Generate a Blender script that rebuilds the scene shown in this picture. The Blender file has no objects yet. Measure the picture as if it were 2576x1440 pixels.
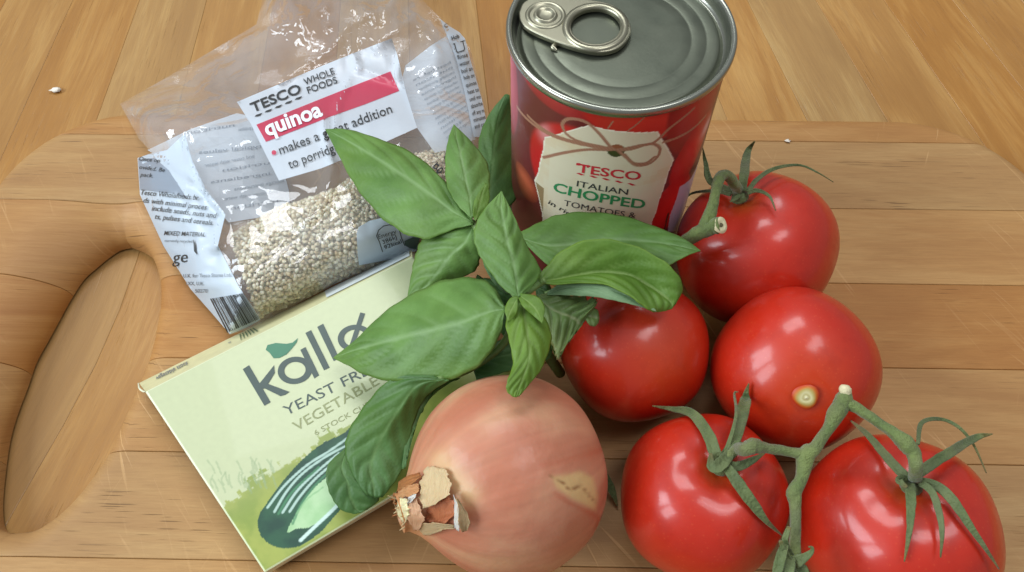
import bpy, bmesh, math, random
import numpy as np
from mathutils import Vector, Matrix, noise
random.seed(4); rng = np.random.default_rng(4)
SC = bpy.context.scene
COL = SC.collection
S = 0.001                                    # everything below is written in millimetres

# ------------------------------------------------------------------ camera
E0, FPX, ROLL, H = math.radians(58.8), 2040.0, math.radians(-0.6), 293.4
ce, se = math.cos(E0), math.sin(E0)
Fv = np.array([0, ce, -se]); Uv = np.array([0, se, ce]); Rv = np.array([1., 0, 0])
cr, sr = math.cos(ROLL), math.sin(ROLL)
R2 = cr*Rv + sr*Uv; U2 = -sr*Rv + cr*Uv
CAM = np.array([0, 0, H])
cd = bpy.data.cameras.new('camera'); cam = bpy.data.objects.new('camera', cd); COL.objects.link(cam)
cd.sensor_width = 36; cd.lens = 36*FPX/2576; cd.clip_start = 0.01; cd.clip_end = 50
m = Matrix.Identity(4)
for i in range(3):
    m[i][0] = R2[i]; m[i][1] = U2[i]; m[i][2] = -Fv[i]; m[i][3] = CAM[i]*S
cam.matrix_world = m
SC.camera = cam

# ------------------------------------------------------------------ light
w = bpy.data.worlds.new("World"); SC.world = w; w.use_nodes = True
nt = w.node_tree; bg = nt.nodes['Background']
tc = nt.nodes.new('ShaderNodeTexCoord'); sx = nt.nodes.new('ShaderNodeSeparateXYZ'); mr = nt.nodes.new('ShaderNodeMapRange')
cr_ = nt.nodes.new('ShaderNodeMix'); cr_.data_type = 'RGBA'
nt.links.new(tc.outputs['Generated'], sx.inputs[0]); nt.links.new(sx.outputs['Z'], mr.inputs[0])
mr.inputs[1].default_value = -0.3; mr.inputs[2].default_value = 0.8
nt.links.new(mr.outputs[0], cr_.inputs[0])
cr_.inputs[6].default_value = (0.44, 0.42, 0.41, 1); cr_.inputs[7].default_value = (0.62, 0.66, 0.70, 1)
nt.links.new(cr_.outputs[2], bg.inputs[0]); bg.inputs[1].default_value = 0.53

def area(name, loc, tgt, sx_, sy_, power, col):
    l = bpy.data.lights.new(name, 'AREA'); l.shape = 'RECTANGLE'; l.size = sx_; l.size_y = sy_; l.energy = power; l.color = col
    o = bpy.data.objects.new(name, l); COL.objects.link(o); o.location = loc
    o.rotation_euler = (Vector(tgt)-Vector(loc)).to_track_quat('-Z', 'Y').to_euler()
    return o
T0 = (0, 0.15, 0.03)
area('window_light', (-2.70, 0.12, 1.75), T0, 1.15, 1.50, 66.0, (0.82, 0.92, 1.0))
area('window_light', (-2.45, -1.15, 1.70), T0, 0.90, 1.45, 42.0, (0.82, 0.92, 1.0))
area('roof_light', (1.05, 0.30, 2.90), T0, 0.75, 0.80, 14.0, (0.97, 0.97, 1.0))
area('roof_light', (0.60, -0.15, 3.00), T0, 0.60, 0.80, 10.0, (0.97, 0.97, 1.0))
area('far_window_light', (-0.50, 1.9, 3.0), T0, 1.8, 1.0, 50.0, (0.94, 0.97, 1.0))
SC.view_settings.view_transform = 'Standard'; SC.view_settings.look = 'None'
SC.view_settings.exposure = 0.0; SC.view_settings.gamma = 1.0
SC.render.engine = 'CYCLES'
SC.cycles.transparent_max_bounces = 24
SC.cycles.max_bounces = 12; SC.render.filter_size = 1.5
SC.cycles.caustics_reflective = False; SC.cycles.caustics_refractive = False

# ------------------------------------------------------------------ geometry helpers
def ray(u, v): return Fv + (u-1288)/FPX*R2 + (720-v)/FPX*U2
def at(u, v, z):
    d = ray(u, v); return CAM + (z-H)/d[2]*d
def at_arr(u, v, z):
    d = Fv + np.multiply.outer((u-1288)/FPX, R2) + np.multiply.outer((720-v)/FPX, U2)
    return CAM + ((z-H)/d[..., 2])[..., None]*d
def proj(P):
    Q = np.asarray(P)-CAM; d = Q@Fv
    return 1288+FPX*(Q@R2)/d, 720-FPX*(Q@U2)/d
def lin(r, g, b):
    f = lambda c: (c/255/12.92) if c/255 <= 0.04045 else ((c/255+0.055)/1.055)**2.4
    return (f(r), f(g), f(b))
def lin4(r, g, b): return lin(r, g, b)+(1,)

ORG = {}
def thing(name, label, cat, loc, group=None):
    o = bpy.data.objects.new(name, None); COL.objects.link(o)
    o.empty_display_size = 0.02; o.location = Vector(loc)*S
    o['label'] = label; o['category'] = cat
    if group: o['group'] = group
    ORG[o.name] = np.array(loc, float)
    return o
def mk(name, V, F, mat, parent=None, smooth=True, uv=None, col=None, kind=None, label=None, org=None):
    V = np.asarray(V, float)
    base = ORG[parent.name] if parent is not None else (np.array(org, float) if org is not None else np.zeros(3))
    me = bpy.data.meshes.new(name)
    me.from_pydata([tuple(p) for p in (V-base)*S], [], [tuple(int(i) for i in f) for f in F])
    if uv is not None:
        lay = me.uv_layers.new(name='UVMap'); uv = np.asarray(uv, float)
        li = np.zeros(len(me.loops), dtype=np.int32); me.loops.foreach_get('vertex_index', li)
        lay.data.foreach_set('uv', uv[li].astype(np.float32).ravel())
    if col is not None:
        a = me.color_attributes.new('Col', 'FLOAT_COLOR', 'POINT')
        c = np.ones((len(V), 4), np.float32); c[:, :3] = col
        a.data.foreach_set('color', c.ravel())
    me.materials.append(mat); me.validate()
    if smooth: me.polygons.foreach_set('use_smooth', [True]*len(me.polygons))
    o = bpy.data.objects.new(name, me); COL.objects.link(o)
    if parent is not None: o.parent = parent
    else: o.location = Vector(base)*S
    ORG[o.name] = base
    if kind: o['kind'] = kind
    if label: o['label'] = label
    return o
def gridf(nr, nc, wrap=False, off=0):
    F = []
    for i in range(nr-1):
        for j in range(nc if wrap else nc-1):
            k = (j+1) % nc
            F.append((off+i*nc+j, off+i*nc+k, off+(i+1)*nc+k, off+(i+1)*nc+j))
    return F
def spl(pts, n, ts=None):
    """Catmull-Rom through pts (k,d), n samples"""
    P = np.asarray(pts, float); k = len(P)
    if ts is None: ts = np.linspace(0, k-1, n)
    Q = np.vstack([2*P[0]-P[1], P, 2*P[-1]-P[-2]])
    out = []
    for t in ts:
        i = min(int(t), k-2); f = t-i
        p0, p1, p2, p3 = Q[i], Q[i+1], Q[i+2], Q[i+3]
        out.append(.5*((2*p1)+(p2-p0)*f+(2*p0-5*p1+4*p2-p3)*f*f+(3*p1-p0-3*p2+p3)*f**3))
    return np.array(out)
def tube(pts, wid, thk, nrm=None, n=20, ns=10, cap=True):
    """swept ellipse; wid/thk lists of half widths; returns V,F"""
    P = spl(pts, n); W = spl([[a] for a in wid], n)[:, 0]; T = spl([[a] for a in thk], n)[:, 0]
    V = []
    for i in range(n):
        tg = P[min(i+1, n-1)]-P[max(i-1, 0)]; tg /= np.linalg.norm(tg)+1e-9
        nn = np.array(nrm, float) if nrm is not None else (CAM-P[i])
        nn = nn-tg*(nn@tg); nn /= np.linalg.norm(nn)+1e-9
        b = np.cross(tg, nn)
        for j in range(ns):
            a = 2*math.pi*j/ns
            V.append(P[i]+b*math.cos(a)*max(W[i], .02)+nn*math.sin(a)*max(T[i], .02))
    F = gridf(n, ns, True)
    if cap: F.append(tuple(range(ns))[::-1]); F.append(tuple((n-1)*ns+j for j in range(ns)))
    return np.array(V), F
def join(parts):
    V = []; F = []; o = 0
    for v, f in parts:
        V.append(np.asarray(v)); F += [tuple(i+o for i in q) for q in f]; o += len(v)
    return np.vstack(V), F
def lathe(prof, c, n=96):
    V = []; 
    for r, z in prof:
        for j in range(n):
            a = 2*math.pi*j/n; V.append((c[0]+r*math.cos(a), c[1]+r*math.sin(a), c[2]+z))
    return np.array(V), gridf(len(prof), n, True)
def fbm(p, o=3): return noise.fractal(Vector(p), 1.0, 2.0, o)
def inpoly(X, Y, poly):
    c = np.zeros(X.shape, bool); n = len(poly)
    for i in range(n):
        x1, y1 = poly[i]; x2, y2 = poly[(i+1) % n]
        if y1 == y2: continue
        k = (y1 > Y) != (y2 > Y)
        c ^= k & (X < (x2-x1)*(Y-y1)/(y2-y1)+x1)
    return c
def dline(X, Y, pl):
    d = np.full(X.shape, 1e9)
    for (x1, y1), (x2, y2) in zip(pl[:-1], pl[1:]):
        vx, vy = x2-x1, y2-y1; L = vx*vx+vy*vy+1e-9
        t = np.clip(((X-x1)*vx+(Y-y1)*vy)/L, 0, 1)
        d = np.minimum(d, np.hypot(X-x1-t*vx, Y-y1-t*vy))
    return d
def sst(a, b, x):
    t = np.clip((x-a)/(b-a), 0, 1); return t*t*(3-2*t)

# ------------------------------------------------------------------ material helpers
class N:
    def __init__(s, name):
        s.m = bpy.data.materials.new(name); s.m.use_nodes = True; s.t = s.m.node_tree; s.b = s.t.nodes['Principled BSDF']; s.out = s.t.nodes['Material Output']
    def n(s, ty, **k):
        q = s.t.nodes.new(ty)
        for a, b in k.items(): setattr(q, a, b)
        return q
    def l(s, a, b): s.t.links.new(a, b)
    def set(s, sock, v):
        if isinstance(v, (int, float, tuple, list)): sock.default_value = v
        else: s.l(v, sock)
    def math(s, op, a, b=0, c=None):
        q = s.n('ShaderNodeMath', operation=op); s.set(q.inputs[0], a); s.set(q.inputs[1], b)
        if c is not None: s.set(q.inputs[2], c)
        return q.outputs[0]
    def mix(s, f, a, b, mode='MIX'):
        q = s.n('ShaderNodeMix', data_type='RGBA', blend_type=mode); s.set(q.inputs[0], f); s.set(q.inputs[6], a); s.set(q.inputs[7], b); return q.outputs[2]
    def rng(s, v, a, b, c=0., d=1., sm=False):
        q = s.n('ShaderNodeMapRange'); s.set(q.inputs[0], v); q.inputs[1].default_value = a; q.inputs[2].default_value = b; q.inputs[3].default_value = c; q.inputs[4].default_value = d
        if sm: q.interpolation_type = 'SMOOTHSTEP'
        return q.outputs[0]
    def noise(s, vec, scale, detail=3, rough=.5, dist=0.):
        q = s.n('ShaderNodeTexNoise'); s.l(vec, q.inputs['Vector']); q.inputs['Scale'].default_value = scale; q.inputs['Detail'].default_value = detail
        q.inputs['Roughness'].default_value = rough; q.inputs['Distortion'].default_value = dist; return q.outputs[0]
    def mapv(s, vec, sc=(1, 1, 1), rot=(0, 0, 0), loc=(0, 0, 0)):
        q = s.n('ShaderNodeMapping'); s.l(vec, q.inputs[0]); q.inputs['Scale'].default_value = sc; q.inputs['Rotation'].default_value = rot; q.inputs['Location'].default_value = loc; return q.outputs[0]
    def bump(s, h, dist, strength=1.0, nrm=None):
        q = s.n('ShaderNodeBump'); s.l(h, q.inputs['Height']); q.inputs['Distance'].default_value = dist; q.inputs['Strength'].default_value = strength
        if nrm is not None: s.l(nrm, q.inputs['Normal'])
        return q.outputs[0]
def P_(n, **k):
    for a, b in k.items():
        n.set(n.b.inputs[a.replace('_', ' ')], b)
def plain(name, col, rough=.5, metal=0., spec=.5, coat=0., bump=None):
    n = N(name); tcn = n.n('ShaderNodeTexCoord').outputs['Object']
    f = n.noise(tcn, 220, 3)
    c = n.mix(n.rng(f, .3, .7), tuple(x*.93 for x in col)+(1,), tuple(min(1, x*1.06) for x in col)+(1,))
    P_(n, Base_Color=c, Roughness=rough, Metallic=metal, Specular_IOR_Level=spec, Coat_Weight=coat)
    if bump: n.l(n.bump(n.noise(tcn, bump[0], 3), bump[1]), n.b.inputs['Normal'])
    return n.m
def vcol(name, rough=.4, spec=.5, coat=0., bump=None, sss=0., metal=0.):
    n = N(name); a = n.n('ShaderNodeVertexColor', layer_name='Col')
    P_(n, Base_Color=a.outputs[0], Roughness=rough, Specular_IOR_Level=spec, Coat_Weight=coat, Metallic=metal)
    if sss:
        P_(n, Subsurface_Weight=sss, Subsurface_Scale=.004)
    if bump:
        tcn = n.n('ShaderNodeTexCoord').outputs['Object']
        n.l(n.bump(n.noise(tcn, bump[0], 3), bump[1]), n.b.inputs['Normal'])
    return n.m

def wood(name, dark, mid, light, tone=.10, scratch=True, pores=1.0, rough=.5, grain=1.0):
    n = N(name); uv = n.n('ShaderNodeTexCoord').outputs['UV']
    rnd = n.n('ShaderNodeObjectInfo').outputs['Random']
    off = n.n('ShaderNodeCombineXYZ'); n.l(n.math('MULTIPLY', rnd, 37.), off.inputs[0]); n.l(n.math('MULTIPLY', rnd, 11.), off.inputs[1]); n.l(n.math('MULTIPLY', rnd, 5.), off.inputs[2])
    va = n.n('ShaderNodeVectorMath', operation='ADD'); n.l(uv, va.inputs[0]); n.l(off.outputs[0], va.inputs[1]); p = va.outputs[0]
    broad = n.noise(n.mapv(p, (5.0, 26, 1)), 1.0, 3, .55, 1.6)
    bands = n.noise(n.mapv(p, (11, 150, 1)), 1.0, 4, .65, 1.0)
    fib = n.noise(n.mapv(p, (90, 1700, 1)), 1.0, 3, .7, .4)
    f = n.math('ADD', n.math('MULTIPLY', broad, .62), n.math('MULTIPLY', bands, .38*grain))
    c = n.mix(n.rng(f, .34, .56), dark+(1,), mid+(1,)); c = n.mix(n.rng(f, .50, .70), c, light+(1,))
    c = n.mix(n.rng(fib, .35, .7, 0, .36), c, tuple(x*.72 for x in dark)+(1,))
    # short dark pores along the grain
    po = n.noise(n.mapv(p, (55, 1500, 1)), 1.0, 1, .5)
    pm = n.noise(n.mapv(p, (9, 40, 1)), 1.0, 2)
    pf = n.math('MULTIPLY', n.rng(po, .66, .74), n.rng(pm, .45, .62))
    c = n.mix(n.math('MULTIPLY', pf, .6*pores), c, tuple(x*.42 for x in dark)+(1,))
    # stave tone
    hsv = n.n('ShaderNodeHueSaturation'); n.l(c, hsv.inputs['Color'])
    n.l(n.rng(rnd, 0, 1, 1-tone, 1+tone), hsv.inputs['Value'])
    r2 = n.math('FRACT', n.math('MULTIPLY', rnd, 7.31)); n.l(n.rng(r2, 0, 1, .492, .506), hsv.inputs['Hue']); n.l(n.rng(r2, 0, 1, 1.04, .90), hsv.inputs['Saturation'])
    c = hsv.outputs[0]
    h = n.math('ADD', n.math('MULTIPLY', fib, .5), n.math('MULTIPLY', pf, -1.2))
    if scratch:
        for ang, sc_, lo in ((64, 520, .68), (55, 600, .69), (48, 430, .71), (112, 470, .73)):
            sv = n.mapv(uv, (1, 1, 1), (0, 0, math.radians(ang)))
            sn = n.noise(n.mapv(sv, (24, sc_, 1)), 1.0, 1, .5)
            sm = n.rng(n.noise(uv, 14 + ang*.02, 2), .46, .62)
            sf = n.math('MULTIPLY', n.rng(sn, lo-.03, lo+.04), sm)
            c = n.mix(n.math('MULTIPLY', sf, .45), c, tuple(min(1, x*1.25+.05) for x in light)+(1,))
            h = n.math('SUBTRACT', h, n.math('MULTIPLY', sf, .9))
    P_(n, Base_Color=c, Roughness=n.rng(fib, .3, .7, rough-.06, rough+.1), Specular_IOR_Level=.32)
    n.l(n.bump(h, .00012, .8), n.b.inputs['Normal'])
    return n.m

# ------------------------------------------------------------------ table
M_TABLE = wood('table_wood', lin(156, 112, 56), lin(170, 126, 66), lin(186, 146, 84), .05, False, .3, .34, 1.0)
M_UNDER = plain('table_underlay', lin(120, 80, 45), .6)
PX, PY = -190., 2250.
ZT = -21.
def tabpt(k, y):
    a = k/2250.; x = PX + (PY-y)*a*1.02 + 0*y
    # planks bend towards the left below the hand hole
    g = sst(235, 60, y)*sst(-90, -150, x)
    return x - .17*(235-y)*g
tv = thing('table_top', '', '', (0, 200, ZT)); del tv['label']; del tv['category']; tv['kind'] = 'structure'
PW = 46.
for i in range(-8, 17):
    ys = np.concatenate([np.linspace(-120, 235, 14), np.linspace(260, 900, 9)])
    k0, k1 = i*PW+18, (i+1)*PW+18; g = .05
    V = []; UVs = []
    for y in ys:
        xa, xb = tabpt(k0, y), tabpt(k1, y)
        for q, (x, z) in enumerate(((xa+g, -8), (xa+g, -.12), (xa+g+.25, 0), ((xa+xb)/2, .02), (xb-g-.25, 0), (xb-g, -.12), (xb-g, -8))):
            V.append((x, y, ZT+z)); UVs.append((y*S, (k0+(x-xa)/(xb-xa)*PW)*S))
    o = mk('plank', V, gridf(len(ys), 7)[::1], M_TABLE, tv, smooth=False, uv=UVs)
V = [(-700, -200, ZT-9), (900, -200, ZT-9), (900, 1000, ZT-9), (-700, 1000, ZT-9)]
mk('underframe', V, [(0, 1, 2, 3)], M_UNDER, tv)

# ------------------------------------------------------------------ chopping board
M_BOARD = wood('board_wood', lin(160, 114, 62), lin(174, 130, 74), lin(184, 143, 87), .045, True, 1.3, .5)
RB = math.radians(-1.58); cb, sb = math.cos(RB), math.sin(RB)
def b2w(x, y): return x*cb-y*sb, x*sb+y*cb
def w2b(x, y): return x*cb+y*sb, -x*sb+y*cb
XL, XR, YB, YF, RL, RR = -246., 241., 276.5, 8., 58., 64.
def bx_l(y):
    r = RL; yc = YB-r; yc2 = YF+r
    if y > yc: return XL+r-math.sqrt(max(0, r*r-(y-yc)**2))
    if y < yc2: return XL+r-math.sqrt(max(0, r*r-(yc2-y)**2))
    return XL
def bx_r(y):
    r = RR; yc = YB-r; yc2 = YF+r
    if y > yc: return XR-r+math.sqrt(max(0, r*r-(y-yc)**2))
    if y < yc2: return XR-r+math.sqrt(max(0, r*r-(yc2-y)**2))
    return XR
hr_px = [(329, 620), (352, 622), (369, 628), (382, 643), (393, 676), (403, 722), (403, 772), (395, 826), (384, 881), (367, 936), (294, 1111), (274, 1152), (239, 1203), (198, 1255), (147, 1303), (109, 1328), (75, 1345), (50, 1350)]
hl_px = [(329, 620), (301, 626), (274, 643), (241, 670), (208, 700), (175, 750), (148, 799), (118, 854), (88, 909), (65, 974), (44, 1029), (24, 1094), (12, 1166), (3, 1255), (6, 1316), (22, 1343), (50, 1350)]
hr = np.array([w2b(*at(u, v, -18+12*min(1, abs(k)/4))[:2]) for k, (u, v) in enumerate(hr_px)]); hl = np.array([w2b(*at(u, v, -18)[:2]) for u, v in hl_px])
hr[-1] = hl[-1] = (hr[-1]+hl[-1])/2; hr[-2, 1] = max(hr[-2, 1], hr[-1, 1]+.3); hl[-2, 1] = max(hl[-2, 1], hl[-1, 1]+.3)
YH1 = (hr[0, 1]+hl[0, 1])/2; YH0 = (hr[-1, 1]+hl[-1, 1])/2
hr = spl(hr, 160); hl = spl(hl, 160)
def rescale(a):
    a = a.copy(); y1, y0 = a[0, 1], a[-1, 1]; a[:, 1] = YH0+(a[:, 1]-y0)*(YH1-YH0)/(y1-y0); return a[::-1]
hr = rescale(hr); hl = rescale(hl); xm1 = (hr[-1, 0]+hl[-1, 0])/2; xm0 = (hr[0, 0]+hl[0, 0])/2
def hole_x(y):
    yy = min(max(y, YH0), YH1)
    a = np.interp(yy, np.maximum.accumulate(hl[:, 1]), hl[:, 0]); b = np.interp(yy, np.maximum.accumulate(hr[:, 1]), hr[:, 0])
    e = min(1, max(0, (YH1-yy)/.3)); e2 = min(1, max(0, (yy-YH0)/.3)); g = math.sqrt(max(0, 1-(1-e)**2))*math.sqrt(max(0, 1-(1-e2)**2))
    mid = (a+b)/2; return mid+(a-mid)*g, mid+(b-mid)*g
hy = np.sort(np.concatenate([np.linspace(YH0, YH1, 90), YH1-np.array([.05, .15, .3, .5, .8, 1.1]), YH0+np.array([.05, .15, .3, .5, .8, 1.1])])); HP = [hole_x(y) for y in hy]
HOLE = np.array([(a, y) for (a, b), y in zip(HP, hy)]+[(b, y) for (a, b), y in zip(HP[::-1], hy[::-1])])
HC = HOLE.mean(0); HOLEL = [tuple(p) for p in HOLE[::2]]+[tuple(HOLE[0])]
def zboard(x, y):
    d1 = min(YB-y, y-YF); 
    # distance to rounded outline
    def rd(xc, yc, r, sxn, syn):
        if (x-xc)*sxn > 0 and (y-yc)*syn > 0: return r-math.hypot(x-xc, y-yc)
        return 1e9
    d = min(x-XL, XR-x, d1, rd(XL+RL, YB-RL, RL, -1, 1), rd(XR-RR, YB-RR, RR, 1, 1), rd(XL+RL, YF+RL, RL, -1, -1), rd(XR-RR, YF+RR, RR, 1, -1))
    r = 7.; z = 0
    if d < r: z = -(r-math.sqrt(max(0, r*r-(r-max(d, 0))**2)))
    if x > -60: return z
    dh = float(dline(np.array([x]), np.array([y]), HOLEL)[0])
    if dh < 40:
        q = np.array([(x-HC[0])/18., (y-HC[1])/62.]); q /= np.linalg.norm(q)+1e-6
        side = (.5+.5*math.cos(math.atan2(q[1], q[0])-2.55))**1.4     # left and upper rim is scooped widest
        wd = 7+18*side; dep = 6+13*side
        if dh < wd: z -= dep*(1-math.sqrt(max(0, 1-(1-dh/wd)**2)))*.8+dep*.2*(1-sst(0, wd*1.4, dh))
        elif dh < wd*1.4: z -= dep*.2*(1-sst(0, wd*1.4, dh))
    return z
joints = [YB]+[259.7-39.26*k for k in range(0, 7)]
joints = [j for j in joints if j > YF+5]+[YF]
board = thing('chopping_board', 'thick worn wooden chopping board with rounded corners and a scooped hand hole at left', 'chopping board', (0, 140, -20))
for si in range(len(joints)-1):
    y1, y0 = joints[si], joints[si+1]
    first, last = si == 0, si == len(joints)-2
    ys = list(np.linspace(y0+.5, y1-.5, max(4, int((y1-y0)/1.7))))
    if last: ys = [y0+.02, y0+.3, y0+.8, y0+1.6, y0+3]+[y for y in ys if y > y0+4]
    else: ys = [y0+.06, y0+.25]+ys
    if first: ys = [y for y in ys if y < y1-5]+[y1-4.5, y1-3, y1-2, y1-1.2, y1-.6, y1-.25, y1-.02]
    else: ys = ys+[y1-.25, y1-.06]
    ys = sorted(set(ys+[q for q in list(YH1+np.array([.6, .25, .02, -.03, -.12, -.25, -.45, -.7, -1.1, -1.7, -2.5]))+list(YH0+np.array([-.6, -.25, -.02, .03, .12, .25, .45, .7, 1.1, 1.7, 2.5])) if y0+.4 < q < y1-.4]))
    V = []; UVs = []; F = []
    dz = random.uniform(-.06, .06)
    def colz(x, y):
        z = zboard(x, y)+dz
        if not first and y > y1-.1: z -= .45
        if not last and y < y0+.1: z -= .45
        return z
    nl, nrr = 46, 150
    tl = np.linspace(0, 1, nl); tl = 1-(1-tl)**1.5
    tr = np.concatenate([.12*np.linspace(0, 1, 40)[:-1]**1.4, np.linspace(.12, .965, 70)[:-1], np.linspace(.965, 1, 12)])
    rows = []
    for y in ys:
        xl, xr = bx_l(y), bx_r(y); a, b = hole_x(y)
        if xl > a: a = b = xl+.01
        left = [xl+(a-xl)*t for t in tl]; right = [b+(xr-b)*t for t in tr]
        open_ = YH0 < y < YH1
        row = []
        pts = [(xl, y, -18)]+[(x, y, colz(x, y)) for x in left]+[(a, y, -19.6 if open_ else colz(a, y))]
        pts += [(b, y, -19.6 if open_ else colz(b, y))]+[(x, y, colz(x, y)) for x in right]+[(xr, y, -18)]
        for (x, yy, z) in pts:
            X, Y = b2w(x, yy); row.append(len(V)); V.append((X, Y, z)); UVs.append((x*S, yy*S+(z*S*.5 if z < -1 else 0)))
        rows.append((row, open_))
    cut = 1+nl
    for (r0, o0), (r1, o1) in zip(rows[:-1], rows[1:]):
        for j in range(len(r0)-1):
            if j == cut: continue
            F.append((r0[j], r0[j+1], r1[j+1], r1[j]))
    for e, rr, dy in ((0, rows[0][0], -.0), (1, rows[-1][0], .0)):     # the end wall of the stave
        base = len(V)
        for k in rr:
            p = V[k]; V.append((p[0], p[1]+dy, min(p[2], -16 if not (open_ and 0) else p[2]) if True else p[2])); UVs.append(UVs[k])
        for j in range(len(rr)-1):
            if j == cut: continue
            q = (rr[j], rr[j+1], base+j+1, base+j); F.append(q if e else q[::-1])
    so = mk('stave', V, F, M_BOARD, board, uv=UVs)
    bm = bmesh.new(); bm.from_mesh(so.data); bmesh.ops.remove_doubles(bm, verts=bm.verts, dist=4e-6); bm.to_mesh(so.data); bm.free()
def board_xyz(u, v): return at(u, v, 0)

# ------------------------------------------------------------------ text
def text_geo(s, bold=0.0, shear=0.0, sx=1.0, spacing=1.0):
    c = bpy.data.curves.new('t', 'FONT'); c.body = s; c.size = 1; c.offset = bold; c.shear = shear; c.fill_mode = 'FRONT'; c.resolution_u = 3; c.space_character = spacing
    o = bpy.data.objects.new('t', c); COL.objects.link(o)
    dg = bpy.context.evaluated_depsgraph_get(); dg.update(); me = bpy.data.meshes.new_from_object(o.evaluated_get(dg))
    bm = bmesh.new(); bm.from_mesh(me); bmesh.ops.triangulate(bm, faces=bm.faces)
    V = np.array([v.co[:] for v in bm.verts]) if len(bm.verts) else np.zeros((0, 3)); F = [tuple(v.index for v in f.verts) for f in bm.faces]
    bm.free(); bpy.data.meshes.remove(me); bpy.data.objects.remove(o); bpy.data.curves.remove(c)
    if len(V): V[:, 0] *= sx
    return V[:, :2] if len(V) else V, F
def text_on(s, p0, p1, hgt, P, mat, parent, name='lettering', bold=0.0, shear=0.0, mirror=False, curve=0.0):
    """text whose baseline runs from pixel p0 to p1, capital height hgt, laid on the surface P(u,v)"""
    V, F = text_geo(s, bold, shear)
    if not len(V): return None
    x0, x1 = V[:, 0].min(), V[:, 0].max(); cap = .70
    p0 = np.array(p0, float); p1 = np.array(p1, float); d = p1-p0; L = np.linalg.norm(d); d /= L; nrm = np.array([d[1], -d[0]])
    if nrm[1] > 0: nrm = -nrm
    t = (V[:, 0]-x0)/(x1-x0)
    if mirror: t = 1-t
    px = p0+np.outer(t*L, d)+np.outer(V[:, 1]/cap*hgt + curve*hgt*4*t*(1-t), nrm)
    W = np.array([P(u, v) for u, v in px])
    # faces must look at the camera
    F2 = []
    for f in F:
        a, b, c = W[list(f)]; nn = np.cross(b-a, c-a)
        F2.append(f if nn@(CAM-a) > 0 else f[::-1])
    return mk(name, W, F2, mat, parent, smooth=False)
def poly_on(pl, P, mat, parent, name, sub=0, smooth=False):
    """filled polygon given in pixels, laid on P; sub: grid spacing (px) for following a curved surface"""
    bm = bmesh.new(); vs = [bm.verts.new((x, y, 0)) for x, y in pl]; bm.faces.new(vs)
    if sub:
        xs = [p[0] for p in pl]; ys = [p[1] for p in pl]
        for x in np.arange(min(xs)+sub, max(xs), sub):
            bmesh.ops.bisect_plane(bm, geom=bm.verts[:]+bm.edges[:]+bm.faces[:], plane_co=(x, 0, 0), plane_no=(1, 0, 0))
        for y in np.arange(min(ys)+sub, max(ys), sub):
            bmesh.ops.bisect_plane(bm, geom=bm.verts[:]+bm.edges[:]+bm.faces[:], plane_co=(0, y, 0), plane_no=(0, 1, 0))
    bmesh.ops.triangulate(bm, faces=[f for f in bm.faces if len(f.verts) > 4])
    bm.verts.index_update()
    px = [v.co[:2] for v in bm.verts]; F = [tuple(v.index for v in f.verts) for f in bm.faces]; bm.free()
    W = np.array([P(u, v) for u, v in px]); F2 = []
    for f in F:
        a, b, c = W[f[0]], W[f[1]], W[f[2]]; F2.append(f if np.cross(b-a, c-a)@(CAM-a) > 0 else f[::-1])
    return mk(name, W, F2, mat, parent, smooth=smooth)

M_INK = plain('black_ink', lin(52, 56, 58), .5)
M_INKG = plain('grey_ink', lin(108, 116, 124), .5)
M_INKF = plain('faint_ink', lin(146, 156, 166), .6)

# ------------------------------------------------------------------ tomato can
CC = np.array([36.7, 210.4, 0.]); CR = 36.4; CH = 110.
def cyl(u, v, R=CR):
    d = ray(u, v); ox, oy = -CC[0], -CC[1]
    a = d[0]**2+d[1]**2; b = 2*(ox*d[0]+oy*d[1]); c = ox*ox+oy*oy-R*R; D = b*b-4*a*c
    if D < 0: D = 0
    t = (-b-math.sqrt(D))/2/a; return CAM+t*d
def cyl_s(u, v):
    p = cyl(u, v)-CC; return math.atan2(p[0], -p[1])*CR, p[2]
def cylP(u, v, lift=.12):
    s, h = cyl_s(u, v); r = CR+lift; a = s/CR; return np.array([CC[0]+r*math.sin(a), CC[1]-r*math.cos(a), h])
can = thing('tomato_can', 'tall tin can of chopped tomatoes with red label and ring pull lid', 'tin can', CC)
M_LABEL = vcol('can_label_print', .38, .5, .15)
M_TIN = N('tin'); n = M_TIN
tcn = n.n('ShaderNodeTexCoord').outputs['Object']
P_(n, Base_Color=n.mix(n.rng(n.noise(tcn, 60, 3), .3, .7), lin4(92, 97, 84), lin4(102, 106, 92)), Metallic=.8, Roughness=n.rng(n.noise(tcn, 140, 3), .3, .7, .34, .44))
n.l(n.bump(n.noise(n.mapv(tcn, (1, 1, 1)), 900, 2), .00002), n.b.inputs['Normal']); M_TIN = n.m
M_TAB = N('tab_metal'); P_(M_TAB, Base_Color=lin4(156, 153, 132), Metallic=.9, Roughness=.33); M_TAB = M_TAB.m
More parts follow.
